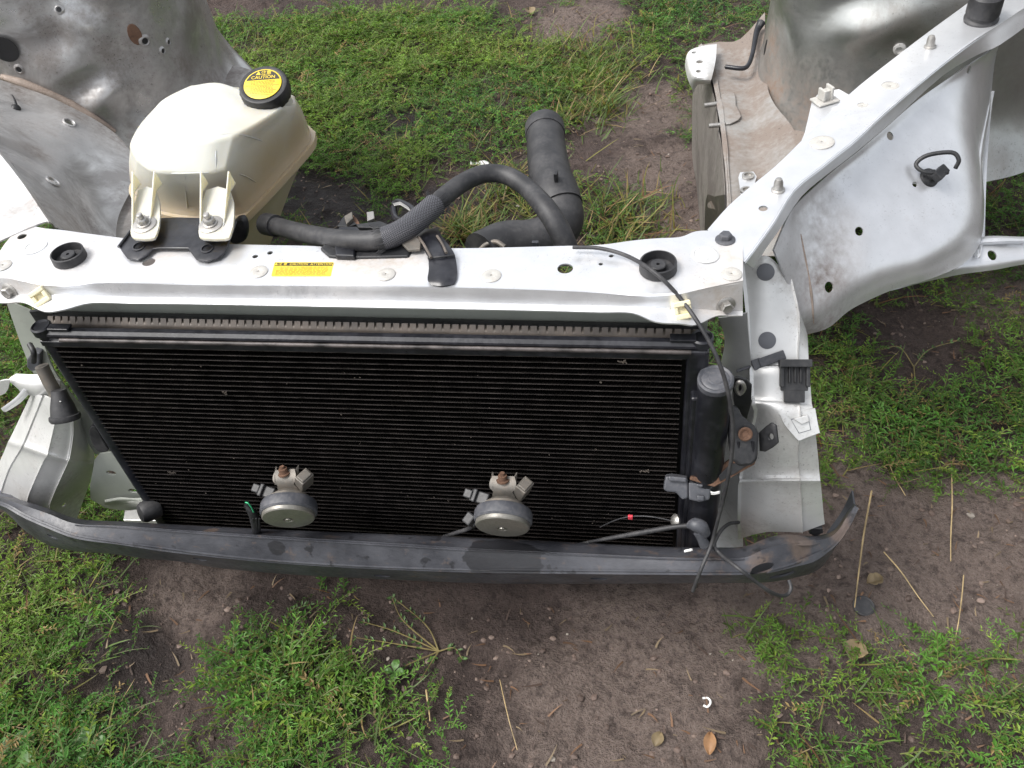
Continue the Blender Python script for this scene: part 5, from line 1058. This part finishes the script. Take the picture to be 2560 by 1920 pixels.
fl2 = [[(452, 108, .43), (530, 148, .40), (600, 168, .40), (662, 184, .40), (668, 200, .32), (672, 215, .2)], [(420, 180, .42), (500, 210, .40), (600, 225, .40), (690, 242, .40), (695, 265, .3), (700, 290, .2)], [(360, 290, .41), (460, 300, .40), (560, 320, .40), (660, 338, .40), (665, 360, .3), (670, 390, .2)], [(320, 420, .40), (420, 430, .395), (520, 450, .395), (630, 462, .39), (636, 490, .3), (640, 520, .2)], [(285, 560, .40), (380, 575, .395), (480, 590, .395), (590, 602, .39), (596, 630, .3), (600, 660, .2)], [(285, 660, .40), (380, 675, .395), (480, 690, .395), (590, 702, .39), (596, 730, .3), (600, 760, .2)]]
M['railL'] = paint('rail_paint_b', base=(.30, .285, .27), metal=.25, rough=.5, dirt=.6, dcol=(.10, .075, .065), speck=1)
frL = sheet('frame_rail', [[P(a, b_, z=z_) for a, b_, z_ in r] for r in fl2], M['railL'], ROOT, nu=5, nv=4, th=.003, crumple=(.005, 10)); frL['label'] = 'brown stained frame rail behind the coolant tank'
sheet('rail_seam', [[P(a, b_, z=z_) for a, b_, z_ in r] for r in ([(486, 190, .415), (515, 168, .415), (552, 140, .415)], [(490, 196, .412), (520, 174, .412), (556, 146, .412)])], M['paint_worn'], frL, nu=2, nv=3, th=.006)
p0 = P(490, 118, z=.43); lathe('rubber_bung', [(.026, 0), (.024, .004), (.010, .008), (.006, .016), (.003, .017)], M['rubber'], frL, p0, (.5, -.35, .7), 24)
al = [[(-90, 175, .60), (60, 222, .54), (180, 272, .50), (290, 335, .45), (350, 420, .41)], [(-80, 260, .60), (50, 280, .55), (160, 330, .51), (270, 400, .45), (330, 470, .41)], [(-40, 340, .605), (60, 350, .555), (160, 400, .51), (240, 460, .45), (300, 530, .41)], [(30, 420, .605), (85, 430, .565), (160, 470, .52), (230, 520, .45), (290, 570, .41)], [(85, 500, .60), (120, 510, .57), (180, 545, .52), (230, 580, .45), (290, 620, .41)], [(140, 572, .60), (165, 585, .575), (200, 605, .52), (240, 630, .45), (290, 660, .41)]]
AL = [[P(a, b_, z=z_) for a, b_, z_ in r] for r in al]
M['apronL'] = paint('silver_apron_grimy', base=(.62, .62, .62), metal=.6, rough=.34, dirt=.5, dcol=(.12, .095, .08), speck=1, stain=.45, spots=[(P(60, 225, z=.54), .08), (P(190, 275, z=.50), .08), (P(90, 380, z=.55), .06), (P(300, 350, z=.44), .1)])
apL = sheet('fender_apron', AL, M['apronL'], ROOT, nu=5, nv=5, th=.0022, crumple=(.011, 7), bumps=[(P(172, 306, z=.5), .03, .006), (P(135, 452, z=.54), .03, .006), (P(110, 280, z=.53), .03, -.005), (P(115, 485, z=.55), .025, -.006)])
apL['label'] = 'grimy speckled inner fender apron left of the coolant tank'
HOL = [hit(a, b_, apL) for a, b_ in ((173, 307), (132, 454))]
cut(apL, [(p, n_, .0078, .0078) for p, n_ in HOL])
for q_, n_ in HOL:
    V, Fc = tube_mesh([q_ + n_ * .0008 + (np.array(frame_of(n_)[0]) * math.cos(k) + np.array(frame_of(n_)[1]) * math.sin(k)) * .0105 for k in np.linspace(0, 6.2832, 25)], .0022, 8, 1); mk('hole_collar', V, Fc, M['apronL'], apL)
p, n_ = hit(40, 270, apL); tube('wire_clip', [p + n_ * .002, p + n_ * .012 + np.array([-.012, .01, 0]), p + n_ * .004 + np.array([-.035, .045, .0])], [.004, .0018, .0012], M['black'], apL, 8)
lathe('clip_foot', [(.009, 0), (.008, .003), (.004, .006)], M['black'], apL, p, n_, 14)
lr = [[(-330, 300, .64), (-250, 180, .645), (-235, 165, .645), (-225, 165, .61)], [(-240, 430, .64), (-120, 290, .642), (-100, 270, .642), (-90, 266, .61)], [(-160, 520, .638), (-30, 392, .64), (-8, 372, .64), (6, 380, .61)], [(-90, 580, .635), (40, 475, .636), (62, 462, .636), (74, 470, .605)], [(-40, 620, .63), (95, 560, .632), (126, 556, .632), (138, 570, .60)]]
M['railpaintL'] = paint('silver_paint_scuffed', base=(.60, .60, .60), metal=.5, rough=.4, dirt=.5, dcol=(.2, .165, .14), speck=.8)
rlL = sheet('fender_rail', [[P(a, b_, z=z_) for a, b_, z_ in r] for r in lr], M['railpaintL'], ROOT, nu=4, nv=4, th=.0025); rlL['label'] = 'scuffed diagonal rail end at the grimy apron'
plate('rail_clip', [(140, 570), (160, 574), (165, 590), (145, 590)], M['dark'], ROOT, z=.61, th=.01)

# --- odds and ends lying on the ground
def gz(px, py, h=.0): x_, y_ = G0(px, py); return np.array([x_, y_, float(relief(np.array([x_]), np.array([y_]))[0]) + h])
def straw(pts, r, label):
    r *= .72; V, Fc = tube_mesh([gz(a, b_, h) for a, b_, h in pts], [r, r, r * .85, r * .6][:len(pts)] if len(pts) < 5 else r, 7, 5); o = mk('straw_stalk', V, Fc, M['stalk']); tag(o, label, 'straw', 'straw stalks on the bare earth')
M['stalk'] = plain('straw_stalk', (.33, .245, .125), .6, var=.4, scale=30)
straw([(2180, 1225, .012), (2160, 1330, .016), (2148, 1420, .014), (2136, 1520, .01)], .0022, 'long straw stalk lying straight beside the swept bumper end')
straw([(2390, 1150, .012), (2388, 1240, .014), (2386, 1320, .012), (2388, 1378, .008)], .0017, 'straight straw stalk standing out of the weeds on the pale earth')
straw([(2215, 1365, .010), (2255, 1420, .012), (2300, 1470, .012), (2346, 1516, .008)], .0016, 'slanting straw stalk next to the curled dry leaf')
straw([(2420, 1415, .012), (2412, 1480, .014), (2404, 1540, .012), (2398, 1580, .01)], .0014, 'thin upright straw stalk beyond the curled dry leaf')
straw([(1062, 1715, .01), (1066, 1740, .014), (1070, 1765, .014), (1074, 1800, .01)], .002, 'short straw stalk among the weeds in front of the beam')
straw([(2270, 1220, .010), (2240, 1160, .012), (2210, 1090, .014)], .0012, 'thin leaning straw stalk at the edge of the weed clump')
straw([(1245, 1180 + 500, .01), (1270, 1790, .012), (1290, 1860, .01)], .0012, 'fine pale straw on the dark trodden soil')
M['dryleaf'] = plain('dry_leaf', (.15, .112, .06), .6, var=.35, scale=60)
M['orangeleaf'] = plain('orange_leaf', (.24, .13, .06), .6, var=.3, scale=60)
def leaf(px, py, l, w, az, label, material, lobes=0, curl=.3):
    c_ = gz(px, py, .006); k = 9; s = np.linspace(0, 1, k); d = np.array([math.cos(az), math.sin(az), 0]); sd = np.array([-d[1], d[0], 0])
    rows_ = []
    for q in s:
        ww = w * (math.sin(math.pi * min(1, q * .92 + .06)) ** .8) * (1 + .35 * abs(math.sin(lobes * math.pi * q)) if lobes else 1)
        rows_.append([c_ + d * l * (q - .5) + sd * ww * e + np.array([0, 0, curl * w * (abs(e) ** 1.5) + .12 * l * math.sin(q * 3)]) for e in (-1, -.5, 0, .5, 1)])
    o = sheet('dry_leaf', rows_, material, None, nu=2, nv=2, th=.0005); tag(o, label, 'leaf', 'fallen leaves'); return o
leaf(2140, 1620, .032, .014, 1.1, 'large lobed yellow-brown dead leaf among the weeds', M['dryleaf'], 3, .5)
leaf(2190, 1445, .026, .009, .3, 'curled tan dead leaf on bare earth beside straw stalks', M['dryleaf'], 2, .9)
leaf(1775, 1853, .032, .009, 1.5, 'narrow orange dead leaf on trodden soil', M['orangeleaf'], 0, .5)
leaf(1645, 1835, .022, .009, 1.2, 'small pale tan dead leaf on trodden soil', M['dryleaf'], 0, .4)
leaf(1325, 20, .05, .018, 1.9, 'dry tan leaf in the far grass', M['dryleaf'], 0, .6)
leaf(1170, 522, .035, .010, .8, 'dry brown leaf on the soil under the arched hose', M['dryleaf'], 0, .4)
leaf(880, 1642, .024, .007, -.9, 'narrow yellowish dead leaf under the bumper beam', M['dryleaf'], 0, .3)
c_ = gz(1197, 388, .012)
rows_ = [[c_ + np.array([.018 * (i - 1.5) + .006 * math.sin(3 * j + i), (.012 - .002 * abs(i - 1)) * (j - 1) + .004 * math.cos(2.3 * i), .010 * math.sin(i * 2.4 + j * 2.1)]) for j in range(3)] for i in range(4)]
o = sheet('plastic_scrap', rows_, M['white'], None, nu=3, nv=3, th=.001); tag(o, 'crumpled white plastic scrap on the grass behind the arched hose', 'scrap')
V, Fc = tube_mesh([gz(1758, 1733, .006), gz(1772, 1733, .008), gz(1778, 1745, .008), gz(1770, 1756, .008), gz(1760, 1752, .006)], .0017, 8, 4); o = mk('white_ring_piece', V, Fc, M['white']); tag(o, 'tiny curled white plastic piece on the trodden soil', 'scrap')
lc = gz(2160, 1512, .004); o = lathe('metal_lid', [(.017, 0), (.017, .003), (.0155, .0042), (.014, .003), (.004, .003)], M['rubber'], None, lc, (.08, -.1, 1), 30); tag(o, 'small round grey lid half hidden by weeds on pale earth', 'lid')

# broad-leaved weeds and creeping runners that stand out singly
def tintmat(name, c):
    m, t, b = mat(name); pos = wpos(t); t.links.new(mixc(t, ramp(t, noise(t, pos, 60, 4), [(.3, 0), (.7, 1)]), tuple(q * .7 for q in c), tuple(q * 1.25 for q in c)), b.inputs['Base Color']); b.inputs['Roughness'].default_value = .45; b.inputs['Specular IOR Level'].default_value = .35; return m
M['broadleaf'] = tintmat('broad_leaf', (.06, .125, .03)); M['runner'] = tintmat('weed_runner', (.16, .13, .055)); M['smallleaf'] = tintmat('runner_leaf', (.05, .10, .024))
def broad_plant(px, py, n, L, seed, label):
    r = random.Random(seed); c_ = gz(px, py, .004); root = put(bpy.data.objects.new('broadleaf_weed', None), None, c_); tag(root, label, 'weed', 'broad-leaved weeds')
    for i in range(n):
        az = 6.283 * i / n + r.uniform(-.3, .3); l = L * r.uniform(.7, 1.1); w = l * r.uniform(.26, .36); d = np.array([math.cos(az), math.sin(az), 0]); sd = np.array([-d[1], d[0], 0]); rows_ = []
        for q in np.linspace(0, 1, 8):
            ww = .0015 if q < .15 else w * math.sin(math.pi * (q - .1) / .9) ** .7 + .0008
            z_ = .35 * l * math.sin(q * 2.3) + .004
            rows_.append([c_ + d * l * q + sd * ww * e + np.array([0, 0, z_ + .25 * ww * abs(e) + r.uniform(-.0008, .0008)]) for e in (-1, -.5, 0, .5, 1)])
        sheet('leaf', rows_, M['broadleaf'], root, nu=2, nv=2, th=.0005)
broad_plant(22, 1888, 5, .048, 1, 'clump of large round green leaves at the edge of the weed mat')
broad_plant(205, 1860, 5, .036, 2, 'small rosette of broad green leaves deep in the weed mat')
broad_plant(980, 1668, 4, .022, 3, 'tiny broad-leaved seedling on dark soil in front of the beam')
def runner_plant(px, py, ends, seed, label):
    r = random.Random(seed); c_ = gz(px, py, .004); root = put(bpy.data.objects.new('creeping_weed', None), None, c_); tag(root, label, 'weed', 'creeping weeds on bare soil')
    for mid, end in ends:
        pts = [c_, gz(*mid, .008), gz(*end, .010)]; tube('runner', pts, [.0014, .0011, .0007], M['runner'], root, 6, 6)
        C_ = cr(pts, 8); ms = []
        for k in range(3, len(C_)):
            if r.random() < .45: continue
            for s in (-1, 1):
                a = math.atan2(*(C_[k] - C_[k - 1])[[1, 0]]) + s * r.uniform(.4, 1.2); l = r.uniform(.006, .012); w = l * r.uniform(.16, .22); el = r.uniform(.1, .6)
                d = np.array([math.cos(a) * math.cos(el), math.sin(a) * math.cos(el), math.sin(el)]); sd = np.array([-math.sin(a), math.cos(a), r.uniform(-.3, .3)]); q = C_[k]
                ms.append(([q, q + d * l * .5 + sd * w, q + d * l * .5 - np.array([0, 0, w * .3]), q + d * l * .5 - sd * w, q + d * l], [(0, 2, 1), (0, 3, 2), (1, 2, 4), (2, 3, 4)]))
        V, Fc = merge(*ms); o = mk('leaves', V, Fc, M['smallleaf'], root, smooth=False); tag(o, kind='stuff')
runner_plant(1090, 1605, [((1060, 1545), (975, 1475)), ((1130, 1600), (1150, 1628)), ((1000, 1595), (890, 1592)), ((980, 1560), (900, 1550)), ((1005, 1540), (975, 1480)), ((990, 1660), (985, 1730)), ((1075, 1630), (1040, 1700))], 4, 'spreading weed with long leafy runners on dark soil in front of the beam')
runner_plant(700, 1560, [((760, 1620), (830, 1640)), ((800, 1600), (835, 1600)), ((690, 1590), (640, 1640)), ((730, 1520), (770, 1500))], 5, 'small leafy runners on bare soil below the oval beam slot')
runner_plant(2290, 900, [((2330, 850), (2400, 830)), ((2250, 860), (2200, 870)), ((2300, 950), (2330, 990))], 6, 'thin leafy runners on the dark bare patch beside the headlight panel')
